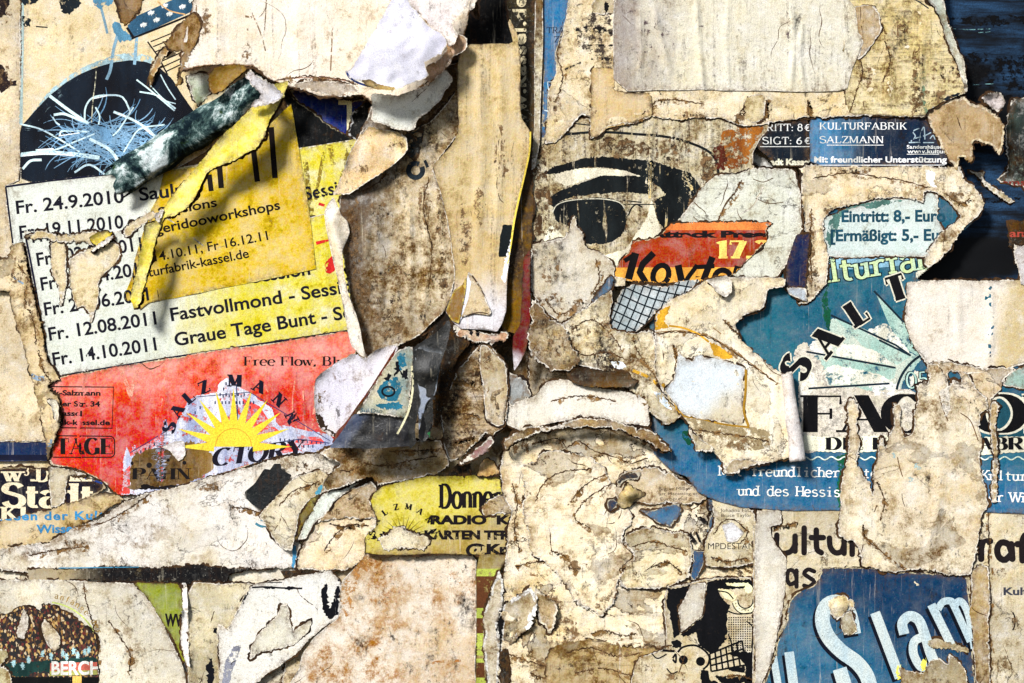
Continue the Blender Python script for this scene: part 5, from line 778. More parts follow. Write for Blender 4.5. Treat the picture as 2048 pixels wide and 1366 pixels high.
whs = sheet('paper_scrap', 'pale greyish torn sheet above the orange strip with creased diagonal', "1349,448 1364,427 1388,398 1395,384 1412,366 1431,353 1470,352 1500,340 1560,342 1582,345 1594,391 1596,463 1584,483 1572,510 1566,532 1545,560 1480,560 1440,540 1400,500", R((216, 218, 202), c2=(206, 206, 186), stain=.2, hst=.25, speck=.3, terr=.25), jag=.3, key='palesh')
draw(whs, 'crack', [stroke(curve(s), 1.8) for s in ("1478,364 1462,390 1446,410 1430,446", "1505,400 1530,410 1560,408", "1500,362 1520,368 1540,360", "1382,436 1392,446")], ink((90, 76, 56), .6))
att = sheet('poster_scrap', 'orange red torn strip with the date 17.3 and black brush lettering', "1226,540 1259,499 1264,483 1290,482 1313,476 1340,450 1440,448 1538,448 1525,460 1528,483 1518,494 1500,512 1477,535 1456,553 1440,564 1390,562 1323,566 1251,563 1226,558", R((176, 66, 34), c2=(160, 56, 30), stain=.15, sc_=(70, 20, 10), speck=.3, rim=(226, 206, 168), rimw=1.5), jag=.18, cat='poster scrap', key='attack')
draw(att, 'orange_band', [tri("1330,440 1545,440 1528,463 1324,463")], ink((200, 112, 54), .1)); draw(att, 'yellow_band', [tri("1220,537 1480,536 1460,570 1220,570")], ink((206, 142, 54), .1))
draw(att, 'lettering', sans('Attack Press', 1290, 477, 12.5, 0, width=250, bold=.06), m_k, 5); draw(att, 'lettering', serif('17.3', 1427, 519, 35, 0, .28, .1, .17, .12, width=108), ink((230, 178, 90), .1), 5)
for t_ in (0,): draw(att, 'lettering', [stroke("1246,524 1268,510", 9), stroke("1268,508 1254,560", 15), stroke("1304,508 1282,530 1276,546 1288,566", 13)] + [stroke(ell(1318, 552, 15, 20, 0, 360, 20, 20), 11), stroke("1352,532 1358,560 1366,570", 14), stroke("1390,532 1372,556 1360,576", 9), stroke("1420,516 1402,562", 13), stroke("1390,536 1424,534", 9), stroke(ell(1440, 558, 16, 16, 0, 360, 20, 20), 11), stroke("1470,534 1462,560", 12)], ink((6, 4, 6), .04), 5)
net = sheet('poster_scrap', 'blue grey scrap printed with a black wire net pattern', "1215,655 1219,628 1226,609 1241,581 1262,570 1300,572 1323,576 1359,563 1396,560 1374,586 1336,601 1308,624 1290,645 1274,660 1261,668 1220,670", R((176, 190, 194), c2=(120, 134, 138), stain=.35, smud=.2), jag=.4, key='net')
nl = [stroke(curve([(1200 + 17 * i, 690), (1232 + 17 * i, 620), (1262 + 17 * i, 540)], 10), 2.8) for i in range(-2, 12)] + [stroke(curve([(1210, 520 + 19 * i), (1300, 560 + 19 * i), (1400, 580 + 19 * i)], 12), 2.8) for i in range(-3, 8)]
draw(net, 'net_print', nl, ink((10, 22, 28), .45))
sheet('poster_strip', 'dark navy vertical strip between pale sheet and teal poster', "1586,471 1612,470 1610,500 1607,527 1605,578 1564,576 1566,532 1576,500", R((14, 38, 82), c2=(10, 28, 64), stain=.08, speck=.2), jag=.15, key='navy')
sheet('paper_scrap', 'white folded tip under the navy strip', "1564,576 1605,577 1607,604 1594,600 1572,590", R((206, 220, 232), stain=.05), jag=.15, key='navytip', el=3)
sheet('paper_scrap', 'cream loose chip at the left end of the orange strip', "1223,555 1249,558 1247,573 1226,574", R((236, 222, 190), stain=.1), jag=.2, key='creamchip', el=3)
D1 = sheet('paper_scrap', 'pale mottled patch below the glasses print with a spiky top', "1062,491 1090,486 1128,478 1138,460 1143,438 1148,435 1152,458 1164,468 1169,498 1200,506 1226,530 1226,556 1218,590 1179,609 1159,622 1120,647 1100,632 1082,617 1061,578", R((214, 206, 186), c2=(200, 188, 160), stain=.35, smud=.3, speck=.4), jag=.35, key='D1', wr=1.5)
D2 = sheet('paper_scrap', 'beige creased scrap stretching down from the net pattern to the gold ribbon', "1120,650 1160,622 1200,594 1222,580 1215,655 1261,668 1304,660 1306,740 1318,780 1360,828 1330,850 1292,820 1262,780 1200,740 1130,720 1100,690", R((216, 200, 160), stain=.7, terr=.9, terrs=8, smud=.35), jag=.4, key='D2', el=2.5, wr=4)
draw(D2, 'gold_ribbon', [stroke(curve("1262,740 1290,752 1310,768 1330,790 1350,816 1360,830", 30), [3, 4, 5, 5, 6, 6, 7, 7, 8, 8] + [8] * 40 if 0 else 6)], ink((176, 134, 38), .4)); draw(D2, 'pale_chip', [blob("1218,722 1240,722 1250,732 1240,738 1224,734", .3), blob("1302,782 1312,780 1330,800 1340,820 1326,812 1312,800", .4)], ink((196, 212, 224), .2))
dk = sheet('paper_fold', 'dark grey brown rolled crease at the middle right with rust spots', "1128,742 1150,734 1200,738 1250,744 1270,760 1264,772 1220,772 1170,772 1140,762", R((80, 72, 58), c2=(110, 92, 64), stain=.6, hst=.8, smud=.6), jag=.3, key='darkroll', el=5, bumps=[(1190, 754, 40, 8)])
sheet('paper_scrap', 'mottled dark patch with little blue chip below the face print', "1062,600 1080,612 1100,640 1130,655 1140,690 1160,720 1136,742 1100,740 1070,720 1056,690", R((190, 172, 134), c2=(120, 96, 66), stain=1.0, smud=1.1, terr=.8, speck=.8), jag=1.0, key='mott', wr=5)
ps = sheet('paper_scrap', 'clean pale curved strip in the middle, above the big beige field', "1040,800 1070,790 1092,762 1130,758 1160,766 1200,776 1240,780 1272,788 1292,803 1296,850 1250,845 1200,832 1160,832 1133,838 1082,848 1043,860 1013,846 1014,812", R((232, 226, 214), c2=(222, 214, 196), stain=.12, speck=.2), jag=.22, key='palecurve', el=2.5)
sheet('paper_fold', 'thin brown torn ridge running under the clean pale curved strip', "1008,880 1030,862 1082,850 1133,840 1200,834 1250,848 1296,856 1322,880 1340,900 1310,892 1260,866 1190,850 1130,852 1070,864 1030,880 1012,896", R((206, 186, 146), c2=(160, 132, 88), stain=.8, hst=.6, smud=.5), jag=.8, key='ridge2', el=3, wr=5)
C1 = sheet('paper_sheet', 'large cream sheet pointing right with torn edges, centre right', "1305,662 1308,628 1336,601 1374,586 1404,562 1450,556 1500,556 1564,558 1560,576 1528,580 1520,618 1482,630 1463,650 1474,680 1500,702 1530,730 1556,746 1566,760 1574,820 1592,905 1566,912 1533,921 1500,918 1461,914 1440,938 1438,920 1400,880 1362,832 1318,778 1306,740", R((226, 208, 166), c2=(232, 220, 190), stain=.25, terr=.35, speck=.3), jag=.3, key='C1', wr=1.5, el=2)
draw(C1, 'crack', [stroke(curve(s), 1.8) for s in ("1306,665 1360,662 1410,672 1450,694 1500,730 1540,760", "1340,690 1346,716 1350,740 1346,760", "1440,640 1460,660 1480,676", "1420,656 1436,668")], ink((120, 86, 40), .5))
draw(C1, 'gold_patch', [blob("1305,630 1318,620 1336,612 1330,628 1323,645 1334,656 1320,658 1305,661", .5), blob("1413,684 1424,686 1440,698 1456,706 1460,716 1440,718 1420,710", .4), stroke(curve("1333,652 1360,656 1390,668 1412,684"), 4)], ink((186, 138, 36), .3))
draw(C1, 'grey_damp_patch', [blob("1366,832 1400,836 1440,846 1490,850 1530,858 1534,890 1500,898 1460,892 1420,884 1390,862", .5)], ink((150, 132, 96), .9, (170, 152, 116)))
pn = sheet('paper_scrap', 'bluish white clean panel framed by gold torn edges, centre right', "1351,702 1362,714 1380,722 1384,712 1394,706 1404,716 1423,716 1450,722 1484,735 1478,760 1481,823 1478,848 1431,840 1364,829 1340,800 1324,777 1343,757", R((210, 220, 226), c2=(212, 214, 208), stain=.06, vst=.0, speck=.1, grad=(1450, 760, 1480, 800, (218, 206, 176))), jag=.25, key='panelW', el=.8)
draw(pn, 'gold_edge', [stroke(curve("1485,738 1484,780 1481,820 1490,850"), 5)], ink((150, 112, 30), .3), clip=False)
draw(C1, 'gold_edge', [stroke(curve("1320,766 1336,786 1350,812 1360,830"), 7), stroke(curve("1362,830 1400,836 1440,846 1492,852"), 4)], ink((150, 112, 34), .4), up=.6)
sheet('paper_scrap', 'grey blank chip peeling off above the gold patch', "1405,562 1430,556 1446,553 1456,563 1456,586 1443,597 1428,588 1418,574", R((222, 214, 196), stain=.1), jag=.25, key='greychip', el=4, lifts=[(1400, 566, 1450, 560, 7, 18)])
sheet('paper_scrap', 'cream twisted sliver over the green shade, right of centre', "1370,852 1384,866 1400,878 1420,890 1424,898 1404,900 1384,898 1383,884 1376,872", R((232, 214, 174), stain=.2), jag=.4, key='twist', el=5, wr=2)
sheet('paper_scrap', 'beige hooked scrap across the start of the line Mit freundlicher', "1438,938 1446,928 1462,914 1500,918 1534,921 1500,926 1474,934 1470,942 1448,944", R((216, 194, 150), stain=.4), jag=.6, key='hook', el=2)

sheet('blue_shard', 'narrow dark blue diagonal sliver above the net pattern scrap', "1180,604 1192,588 1206,570 1218,552 1226,560 1222,576 1206,592 1190,606", R((24, 48, 78), c2=(70, 110, 140), stain=.1, speck=.3, smud=.4), jag=.3, key='bs7', cat='blue scrap')
sheet('paper_scrap', 'grey dark smudged scrap left of the clean pale curved strip', "1014,742 1030,748 1052,762 1062,790 1040,800 1020,812 1012,790", R((150, 156, 156), c2=(120, 110, 96), stain=.7, smud=.6), jag=.5, key='gsm')
# ---- top: central column, dark strips
tx = sheet('poster_strip', 'black vertical poster strip with upward running letters ending in de, top centre', "1000,-60 1072,-60 1070,200 1066,280 1062,350 1062,500 1030,520 1020,300 1010,100", R((20, 18, 14), c2=(60, 52, 36), stain=.3, sc_=(120, 104, 70), speck=.6, vst=.2, smud=.3), jag=.1, key='vert')
draw(tx, 'lettering', sans('www.kassel.de', 1051, 300, 27, 90, width=298, bold=.03, space=1.1), ink((176, 164, 132), .75), 5)
sheet('poster_strip', 'tall dark golden brown strip right of the hanging sheet', "1048,340 1063,350 1063,500 1047,520 1045,640 1036,668 1004,664 1010,560 1026,440", R((96, 68, 22), c2=(52, 36, 14), stain=.7, sc_=(140, 104, 40), vst=.5, smud=.5), jag=.2, key='gold', el=2)
sheet('poster_strip', 'dark red vertical strip with a white pointed tip, centre', "1046,520 1060,500 1061,620 1056,680 1049,706 1036,730 1028,741 1025,700 1026,672 1040,650", R((128, 14, 26), c2=(104, 10, 22), stain=.1, speck=.15, grad=(1042, 696, 1036, 724, (226, 220, 226))), jag=.1, key='maroon', el=2)
blu = sheet('poster_strip', 'steel blue vertical strip with the letters TRA, top centre', "1084,-60 1140,-60 1138,0 1133,33 1125,69 1110,115 1112,154 1096,190 1096,231 1093,256 1087,292 1082,296", R((60, 122, 168), c2=(52, 110, 154), stain=.06, speck=.2, rim=(210, 196, 160), rimw=1), jag=.1, key='tra')
draw(blu, 'lettering', serif('TRAUM', 1092, 74, 12, 0, width=62, thick=.13, thin=.09, sw=.12, sh=.06), ink((18, 28, 44), .1)); draw(blu, 'lettering', serif('ZUR', 1107, 92, 12, 0, width=36, thick=.13, thin=.09, sw=.12, sh=.06), ink((18, 28, 44), .1)); draw(blu, 'white_outline', [stroke("1096,186 1094,170 1106,170", 1.5), stroke("1088,226 1096,228", 2), stroke("1098,240 1097,226", 1.5)], ink((190, 210, 220), .2))
sheet('poster_edge', 'thin pale vertical paper edge between black and blue strips, top centre', "1069,-60 1086,-60 1085,100 1081,200 1079,290 1070,340 1062,345 1068,250", R((214, 204, 172), c2=(120, 96, 60), stain=.4, vst=.6, smud=.2), jag=.06, key='edgeV', el=1.5)
sheet('poster_scrap', 'pure black torn patch with straight foot above the hanging tan sheet', "969,-60 1006,-60 1010,20 1014,46 1028,102 934,102 926,92 906,74 918,50 936,33 948,44 959,49 961,15", R((5, 5, 6), c2=(7, 7, 9), stain=.02, speck=.05, grime=0), jag=.3, key='black')
# top right
tp = sheet('paper_sheet', 'wide tan torn sheet with ragged lower edge across the top right', "1137,-60 1862,-60 1876,20 1881,51 1896,90 1917,136 1918,164 1919,192 1900,200 1876,208 1845,226 1838,240 1768,238 1700,238 1640,242 1610,239 1546,249 1531,252 1500,258 1464,254 1441,243 1405,241 1356,246 1336,244 1300,239 1262,254 1241,252 1208,262 1196,276 1179,284 1176,240 1160,236 1140,260 1110,290 1087,292 1092,256 1096,231 1095,190 1111,154 1110,115 1125,69 1133,33", R((214, 192, 146), c2=(224, 206, 166), stain=.42, vst=.35, speck=.5, terr=.3), jag=.4, grid=4.2, key='tan', wr=1.2, el=2.2)
draw(tp, 'dark_print', [blob("1158,50 1176,36 1214,36 1224,60 1226,146 1200,142 1186,120 1160,104 1152,84", 1.2, 2), blob("1178,-30 1230,-30 1228,-4 1205,6 1186,2", .8)], ink((58, 48, 42), 1.1, (90, 76, 66)), 4)
draw(tp, 'dark_print', [line((1150, 64), (1226, 70), 12), line((1172, 98), (1226, 98), 4), line((1180, 124), (1222, 126), 6), line((1128, 146), (1160, 132), 4)], ink((20, 18, 18), .9))
sheet('paper_scrap', 'small cream chip with a dark keyhole tear, top of the tan sheet', "1180,20 1192,2 1202,-8 1226,6 1228,34 1200,38 1184,34", R((222, 202, 156), stain=.2), jag=.4, key='keychip', el=3)
draw(SHEETS['keychip'], 'dark_tear', [blob("1208,10 1216,16 1214,28 1208,36 1206,24", .3)], m_K)
sheet('paper_scrap', 'plain ochre blank patch at the left below the dark print, top right sheet', "1179,143 1226,145 1226,190 1300,194 1300,236 1262,252 1212,262 1196,276 1179,282", R((218, 190, 138), c2=(210, 182, 130), stain=.15, speck=.3), jag=.2, key='ochre')
oy = sheet('paper_sheet', 'yellowish streaky sheet with curved right edge, top right', "1690,-60 1862,-60 1876,20 1881,51 1896,90 1917,136 1918,164 1919,190 1912,196 1876,208 1845,225 1838,238 1768,237 1690,234 1680,200", R((224, 202, 144), c2=(234, 218, 168), stain=.5, hst=.65, vst=.5, speck=.4, smud=.15), jag=.25, grid=4.2, key='ochre2', el=2.5)
draw(oy, 'brown_band', [stroke(curve("1818,110 1822,160 1820,200 1824,240"), 13), blob("1788,52 1804,58 1806,74 1796,78 1788,66", .8), blob("1736,30 1752,40 1760,64 1766,76 1754,70 1740,50", .7)], ink((92, 66, 30), 1.0, (120, 88, 40)))
draw(oy, 'teal_tint', [stroke(curve("1836,150 1836,200 1842,236"), 7), blob("1820,152 1832,154 1830,166 1816,170", .6)], ink((110, 136, 108), 1.0)); draw(oy, 'black_line', [stroke(curve("1684,5 1760,4 1800,5 1822,10 1846,26"), 2.4), blob("1874,206 1880,200 1908,192 1906,198 1880,208", .2)], ink((10, 22, 30), .1))
sheet('paper_curl', 'curled grey white lip along the curved right edge of the yellowish sheet', "1832,-40 1864,-40 1876,20 1881,51 1896,90 1916,136 1918,164 1920,190 1914,190 1906,150 1886,108 1872,60 1856,24 1838,4", R((206, 206, 186), c2=(150, 166, 154), stain=.3, vst=.2), jag=.3, key='lip', el=6, ew=7)
sheet('paper_scrap', 'grey tan scrap right of the creased greyish sheet, top right', "1700,20 1738,20 1750,40 1754,66 1740,90 1720,118 1706,128 1712,92 1702,60", R((192, 166, 124), stain=.3, speck=.5), jag=.35, key='greytan')
cs = sheet('paper_sheet', 'greyish creased sheet with tall vertical pleats and straight lower edge, top right', "1226,-60 1674,-60 1686,6 1701,23 1707,72 1718,92 1709,113 1696,143 1684,189 1500,188 1224,190", R((212, 206, 184), c2=(218, 210, 182), stain=.22, vst=.45, speck=.45, smud=.15, sc_=(110, 92, 90), grad=(1420, 100, 1180, 100, (160, 150, 144))), jag=.1, grid=4.2, key='creased', el=1.6)
draw(cs, 'purple_mould', [blob(s, 1.4, k) for k, s in enumerate(("1282,36 1306,40 1310,70 1300,110 1284,120 1280,80", "1320,60 1336,70 1344,100 1330,110 1318,90", "1268,120 1280,130 1280,180 1268,180", "1394,24 1400,30 1402,70 1396,80", "1566,30 1572,40 1568,120 1564,110", "1308,110 1316,120 1312,160 1304,150", "1232,30 1262,26 1300,32 1260,34"))], ink((84, 66, 72), 1.2, (110, 92, 92)))
sheet('paper_scrap', 'rounded tan blister patch left of the RITT label below the pleated sheet', "1482,206 1498,196 1522,196 1524,214 1520,246 1500,252 1484,242", R((224, 206, 160), stain=.25), jag=.3, key='blister', el=1.5)
# ---- left of centre: white sheet, flaps and hanging sheets
wsh = sheet('paper_sheet', 'big whitish blank sheet hanging across the top, left of centre', "402,-60 960,-60 940,30 930,80 900,140 850,200 770,230 730,196 700,197 650,200 585,180 545,166 520,141 440,137 400,142 370,150 372,110 384,60 396,20", R((236, 224, 208), c2=(228, 214, 190), stain=.2, vst=.3, speck=.15, rim=(150, 112, 72), rimw=1.5), jag=.16, key='white', el=3, ew=10)
draw(wsh, 'mark', [stroke(curve(s), w_) for s, w_ in (("508,28 518,50 530,80 538,110", 2.6), ("540,0 538,40 536,70", 2.4), ("498,42 512,44", 4), ("502,104 502,130", 4), ("670,60 666,150", 2.6), ("402,20 402,60 408,78", 3), ("502,66 504,70", 3))], ink((110, 86, 60), .9)); draw(wsh, 'torn_line', [stroke(curve("560,168 620,162 680,166 710,172"), 2), stroke(curve("720,0 770,6 800,14"), 2)], ink((140, 100, 80), .6))
sheet('paper_strip', 'grey beige under edge below the big white sheet above the blue scrap', "583,178 620,170 680,170 712,176 724,192 700,200 660,196 620,186", R((206, 190, 168), stain=.2), key='underedge', jag=.3)
lf = sheet('paper_curl', 'brown leaf shaped curl under the edge of the white sheet beside the roll', "426,158 440,144 470,138 494,138 503,146 480,164 450,192 436,196 428,184", R((168, 136, 70), c2=(96, 70, 34), stain=.5), key='leaf', jag=.2, el=4)
sheet('paper_curl', 'narrow brown pointed curl over the straw photo', "336,92 346,96 340,106 326,118 322,132 312,150 301,176 299,160 303,140 312,120 322,104", R((196, 154, 96), stain=.3, rim=(222, 200, 160), rimw=1.5), key='leaf2', jag=.25, el=5)
brn = sheet('paper_scrap', 'brown streaked torn area left of the white sheet top', "398,34 412,60 404,90 384,130 372,152 372,176 360,180 372,140 378,110 350,108 340,96 366,62 386,44", R((188, 152, 98), stain=.5, vst=.6), key='brn', jag=.5)
# yellow flyer
fly = sheet('yellow_flyer', 'golden yellow workshop flyer stuck over the date list', "583,208 592,262 607,346 622,440 633,538 560,554 440,577 300,606 282,620 268,604 252,600 252,586 266,553 271,519 287,468 305,417 318,394 330,342 400,335 540,250", R((226, 194, 72), c2=(214, 180, 60), stain=.25, sc_=(120, 88, 20), speck=.35, vst=.12, rim=(226, 200, 80), rimw=2), jag=.07, cat='flyer', key='flyer', el=1.2, smooth=False)
m_y = ink((16, 10, 8), .12)
for t_, x, y, x1, y1 in (('Saulu', 281, 402, 372, 391), ('Fr.  02.02.2011.', 77, 532, 300, 498), ('Fr.  08.04.2011', 85, 581, 296, 548), ('Fr. 24.06.2011', 92, 631, 300, 600)): dates(fly, t_, x, y, x1, y1)
draw(fly, 'black_bar', [stroke(s, 11) for s in ("506,285 516,364", "543,255 551,357")] + [stroke("440,330 444,377", 11), stroke("420,350 424,383", 10)], m_y, 6)
draw(fly, 'lettering', sans('Sessions', 320, 434, 19, 10.2, width=118, bold=.02), m_y, 5); draw(fly, 'lettering', sans('Didgeridooworkshops', 268, 478, 20, 11.4, width=300, bold=.02), m_y, 5)
draw(fly, 'lettering', sans('14.10.11, Fr 16.12.11', 312, 523, 19, 10.8, width=230, bold=.012), m_y, 5); draw(fly, 'lettering', sans('kulturfabrik-kassel.de', 268, 560, 19, 11, width=236, bold=.015), m_y, 5)
ycurl = sheet('flyer_fold', 'bright yellow fold of the flyer peeled back with wavy edge', "559,176 586,171 577,193 564,220 547,246 537,282 520,305 505,311 477,328 440,342 424,352 416,370 398,406 380,424 362,437 340,440 330,468 318,504 317,520 305,553 304,564 297,586 295,604 283,618 272,599 282,560 290,520 300,480 302,455 328,444 341,420 369,378 400,345 456,277 510,225 533,200", R((244, 228, 118), c2=(238, 220, 104), stain=.15, sc_=(150, 120, 40), speck=.2, rim=(236, 218, 110), rimw=2), jag=.2, cat='flyer', key='yfold', over=2.0, lifts=[(560, 170, 290, 600, 22, 34)] if 0 else [(575, 165, 270, 530, 0, 20)], el=4, ew=14, wr=3.0, bumps=[(520, 265, 34, 4), (462, 318, 30, 4), (402, 382, 26, 4), (355, 430, 20, 3), (312, 500, 18, 3)])
pe = sheet('paper_curl', 'torn white peel at the top end of the rolled teal paper', "500,160 512,150 530,165 560,180 576,203 562,214 530,222 512,226 520,210 533,200 520,186", R((226, 216, 206), c2=(180, 190, 214), stain=.15), key='peel', jag=.5, el=4, over=13, wr=2)
# holes torn in the date list
for lb, o, jg in (('narrow bare streak across the second letters of the date list', "105,478 118,474 133,478 134,519 136,558 133,578 128,604 123,614 117,571 105,545 104,519", .35), ('wide bare tear covering the middle dates of the list', "139,519 160,506 179,498 205,488 228,483 241,494 241,517 228,532 206,552 200,563 199,590 197,608 190,630 184,648 177,620 166,612 156,617 149,596 140,560", .35), ('ragged bare band along the overlap of the date list copies', "52,472 80,462 120,472 160,468 190,462 215,470 230,480 190,492 170,484 130,486 100,478 70,480", .9), ('small tan tear right of the year 2010', "258,470 272,450 290,440 310,428 326,430 320,440 300,452 280,466 266,478", .8)):
    sheet('paper_scrap', lb, o, R((222, 204, 162), c2=(214, 196, 154), stain=.25, vst=.2), jag=jg, key=lb, el=.8)
for lb, o, c in (('yellow fleck above the wide tear in the date list', "182,478 196,466 214,462 228,466 222,476 208,484 190,490", (226, 204, 72)), ('white curl at the top of the wide tear in the date list', "186,502 200,488 222,474 230,470 226,482 208,494 194,502", (236, 232, 232)), ('white curl tip on the yellow fold above the flyer lettering', "322,438 330,428 342,422 338,434 334,446 328,450", (240, 230, 224))):
    sheet('paper_scrap', lb, o, R(c, stain=.05), jag=.5, key=lb, el=4, over=1.5)
lt = sheet('paper_scrap', 'crumpled brown torn mass along the left side of the date list', "26,491 48,484 55,519 63,563 74,609 85,647 92,700 100,724 122,756 97,772 116,792 122,800 126,840 112,880 98,922 97,885 79,805 67,757 59,726 49,688 33,640 22,583 -20,580 -20,519 20,517", R((212, 186, 136), c2=(224, 204, 162), stain=.5, terr=.8, speck=.3), jag=.5, key='leftmass', el=3, wr=4)
draw(lt, 'blue_dash', [stroke(curve("66,750 78,756 92,756"), 9), blob("102,878 110,876 106,892 100,894", .4), stroke("30,556 50,568", 4)], ink((120, 140, 158), .3))
sheet('paper_curl', 'pale curled lip notched into the red poster beside its address box', "98,800 108,797 119,800 122,812 124,830 118,846 112,830 108,812", R((228, 222, 200), stain=.15), jag=.2, key='notch', el=5, ew=5)
sheet('paper_scrap', 'small white diamond chip on the factory drawing', "326,894 346,884 370,881 373,908 366,918 358,922 340,900", R((226, 220, 222), stain=.05), jag=.15, key='diamond', el=2.5)
# hanging sheets in the middle
dkh = sheet('poster_scrap', 'black sheet painted as the shade of the void behind the folded foil sheets, centre', "860,640 905,600 925,650 1000,668 1010,690 960,700 930,720 905,760 880,800 850,800 860,720", R((14, 12, 10), c2=(30, 24, 18), stain=.3, smud=.4, speck=.3), key='void', jag=.3)  # shade of the void put in as a black sheet
H = sheet('paper_sheet', 'brown sheet with fine horizontal streaks below the hanging tan sheet', "915,742 940,712 960,688 972,680 1014,728 1016,800 1012,846 985,870 972,862 956,880 925,910 902,920 890,888 888,858 884,822 900,780", R((160, 134, 90), c2=(186, 160, 116), stain=.6, hst=1.0, smud=.7), key='H', jag=.3, wr=3)
sheet('poster_scrap', 'very dark brown paper wedge with shade painted in right of the tall folded foil sheet', "884,660 905,636 930,656 936,690 920,712 906,740 896,790 884,830 874,850 866,820 872,760", R((14, 11, 8), c2=(30, 24, 16), stain=.4, speck=.3), key='void2', jag=.4, over=1)  # near-black wedge, shade of the gap put into its colour
H2 = sheet('paper_sheet', 'lighter vertical panel in front of the horizontally streaked brown sheet', "962,690 974,690 1012,730 1015,790 1008,846 994,850 972,836 968,780 960,730", R((214, 192, 150), stain=.35, vst=.5), key='H2', jag=.2, el=3)
sheet('poster_scrap', 'small black jagged scrap above the pale yellow poster', "892,947 906,936 918,926 943,925 940,932 944,938 941,949 910,949", R((10, 12, 14), stain=.05), key='blk3', jag=.6)
sheet('paper_scrap', 'orange tan cone shaped chip right of the small black scrap', "955,950 962,925 972,914 988,920 1000,944 978,950", R((226, 184, 124), c2=(214, 190, 150), stain=.2), key='cone', jag=.3)
sheet('poster_scrap', 'purple red streaked sliver above the orange cone chip', "918,924 940,906 960,890 980,868 990,880 972,902 950,914", R((130, 70, 80), c2=(196, 170, 160), stain=.5), key='purple', jag=.5)
fr = sheet('paper_scrap', 'ragged cream fringe sticking out below the hanging tan sheet', "908,650 925,655 960,664 995,668 1012,662 1018,672 1008,684 996,680 986,690 970,684 950,684 930,676 914,670", R((226, 204, 160), c2=(170, 60, 50), stain=.3), key='fringe2', jag=.8, el=3, wr=2)
draw(fr, 'black_fleck', [blob("942,660 948,662 946,672 940,668", .3), blob("954,660 962,664 958,674 952,668", .3)], m_bk)
N = sheet('hanging_sheet', 'large mouldy brown sheet hanging loose with white rolled left edge, centre left', "752,212 790,240 822,272 865,250 920,180 920,272 867,340 885,391 902,468 913,545 905,590 892,622 862,650 840,672 800,690 770,700 738,716 724,660 708,600 700,560 690,500 684,440 690,380 700,340 716,300 732,262", R((172, 152, 116), c2=(206, 184, 140), stain=.6, vst=.6, smud=.4, speck=.5, grad=(820, 480, 700, 470, (112, 98, 84))), grid=4.2, key='N', wr=2.2, jag=.22, cat='hanging sheet', el=3, over=1, lifts=[(900, 640, 740, 560, 0, 60), (820, 300, 760, 720, 16, 80)])
draw(N, 'ring_print', [stroke(ell(834, 346, 14, 14, -30, 300, 20), 10), stroke("852,326 858,340", 6)], ink((20, 28, 34), .5)); draw(N, 'mould', [blob(s, 1.3, k) for k, s in enumerate(("760,640 780,610 800,590 812,620 800,670 770,690", "884,500 896,520 900,580 888,590 880,560", "700,440 716,450 720,520 712,560 702,520", "806,280 830,262 850,256 846,280 832,300 812,310"))], ink((40, 30, 24), 1.1, (70, 52, 36)))
sheet('paper_sheet', 'dark teal triangle in the shade under the white flap', "800,268 836,270 852,248 846,300 832,326 820,318 806,300", R((24, 40, 48), c2=(40, 50, 50), stain=.3, speck=.4), key='tealtri', jag=.2)
cf = sheet('paper_curl', 'cream orange folded back flap at the top of the mouldy hanging sheet', "742,262 768,268 800,272 818,284 820,308 806,326 776,348 746,368 707,394 690,396 673,396 684,372 697,340 708,310 722,286", R((230, 208, 156), c2=(226, 190, 140), stain=.3, speck=.2), key='creamflap', jag=.2, over=18, el=5, bumps=[(740, 320, 40, 8)])
rl = sheet('paper_curl', 'long white rolled edge running down the left side of the hanging sheet', "656,430 664,412 674,399 684,420 690,436 702,448 706,470 698,490 692,507 696,553 706,596 716,620 725,647 733,690 739,716 727,710 708,690 697,635 687,583 672,519 661,468", R((236, 230, 218), c2=(226, 206, 166), stain=.15, vst=.1, speck=.1), key='whiteroll', jag=.12, over=16, el=2, lifts=(), bumps=[(668 + 2.6 * (y - 430) / 10, y, 12, 9) for y in range(440, 720, 14)])
# folded foil sheets
G1 = sheet('folded_sheet', 'pale lavender and beige pointed sheet folded at its left, centre', "637,780 640,757 650,746 680,724 712,706 738,716 760,698 800,686 802,700 780,732 740,790 700,845 682,870 668,868 648,852 640,830", R((222, 212, 196), c2=(212, 208, 220), stain=.25, speck=.2, vst=.2), key='G1', jag=.15, el=4, over=8, lifts=[(640, 740, 700, 860, 0, 30)])
draw(G1, 'dark_lower_edge', [blob("640,822 650,826 660,850 676,862 690,856 684,872 668,868 648,852 638,834", .8)], ink((40, 28, 18), .3))  # darker along the lower edge of the sheet
G2 = sheet('folded_sheet', 'thin dark red sliver along the lavender folded sheet', "800,690 790,722 750,776 714,826 684,876 672,882 682,858 700,840 740,784 776,728", R((110, 22, 24), c2=(60, 14, 16), stain=.2), key='G2', jag=.1, over=6)
G4 = sheet('foil_sheet', 'dark glossy grey blue folded sheet with pointed left end, centre', "714,826 735,820 780,824 824,828 834,850 836,886 800,888 740,892 700,890 668,890 690,862", R((34, 35, 40), c2=(14, 15, 18), stain=.1, speck=.3, rough=.35, gloss=.7, grime=0, grad=(730, 860, 715, 850, (60, 72, 100))), key='G4', jag=.1, over=7, el=3, wr=3)  # bluish sheen painted into the colour as a run
G3 = sheet('folded_sheet', 'torn scrap with teal, cream and black graphics between the folded sheets', "800,702 816,694 832,694 830,740 826,800 822,832 780,826 735,822 722,824 744,790 772,742", R((206, 196, 156), c2=(60, 120, 136), stain=.4, sc_=(20, 24, 28), speck=.5), key='G3', jag=.2, over=6)
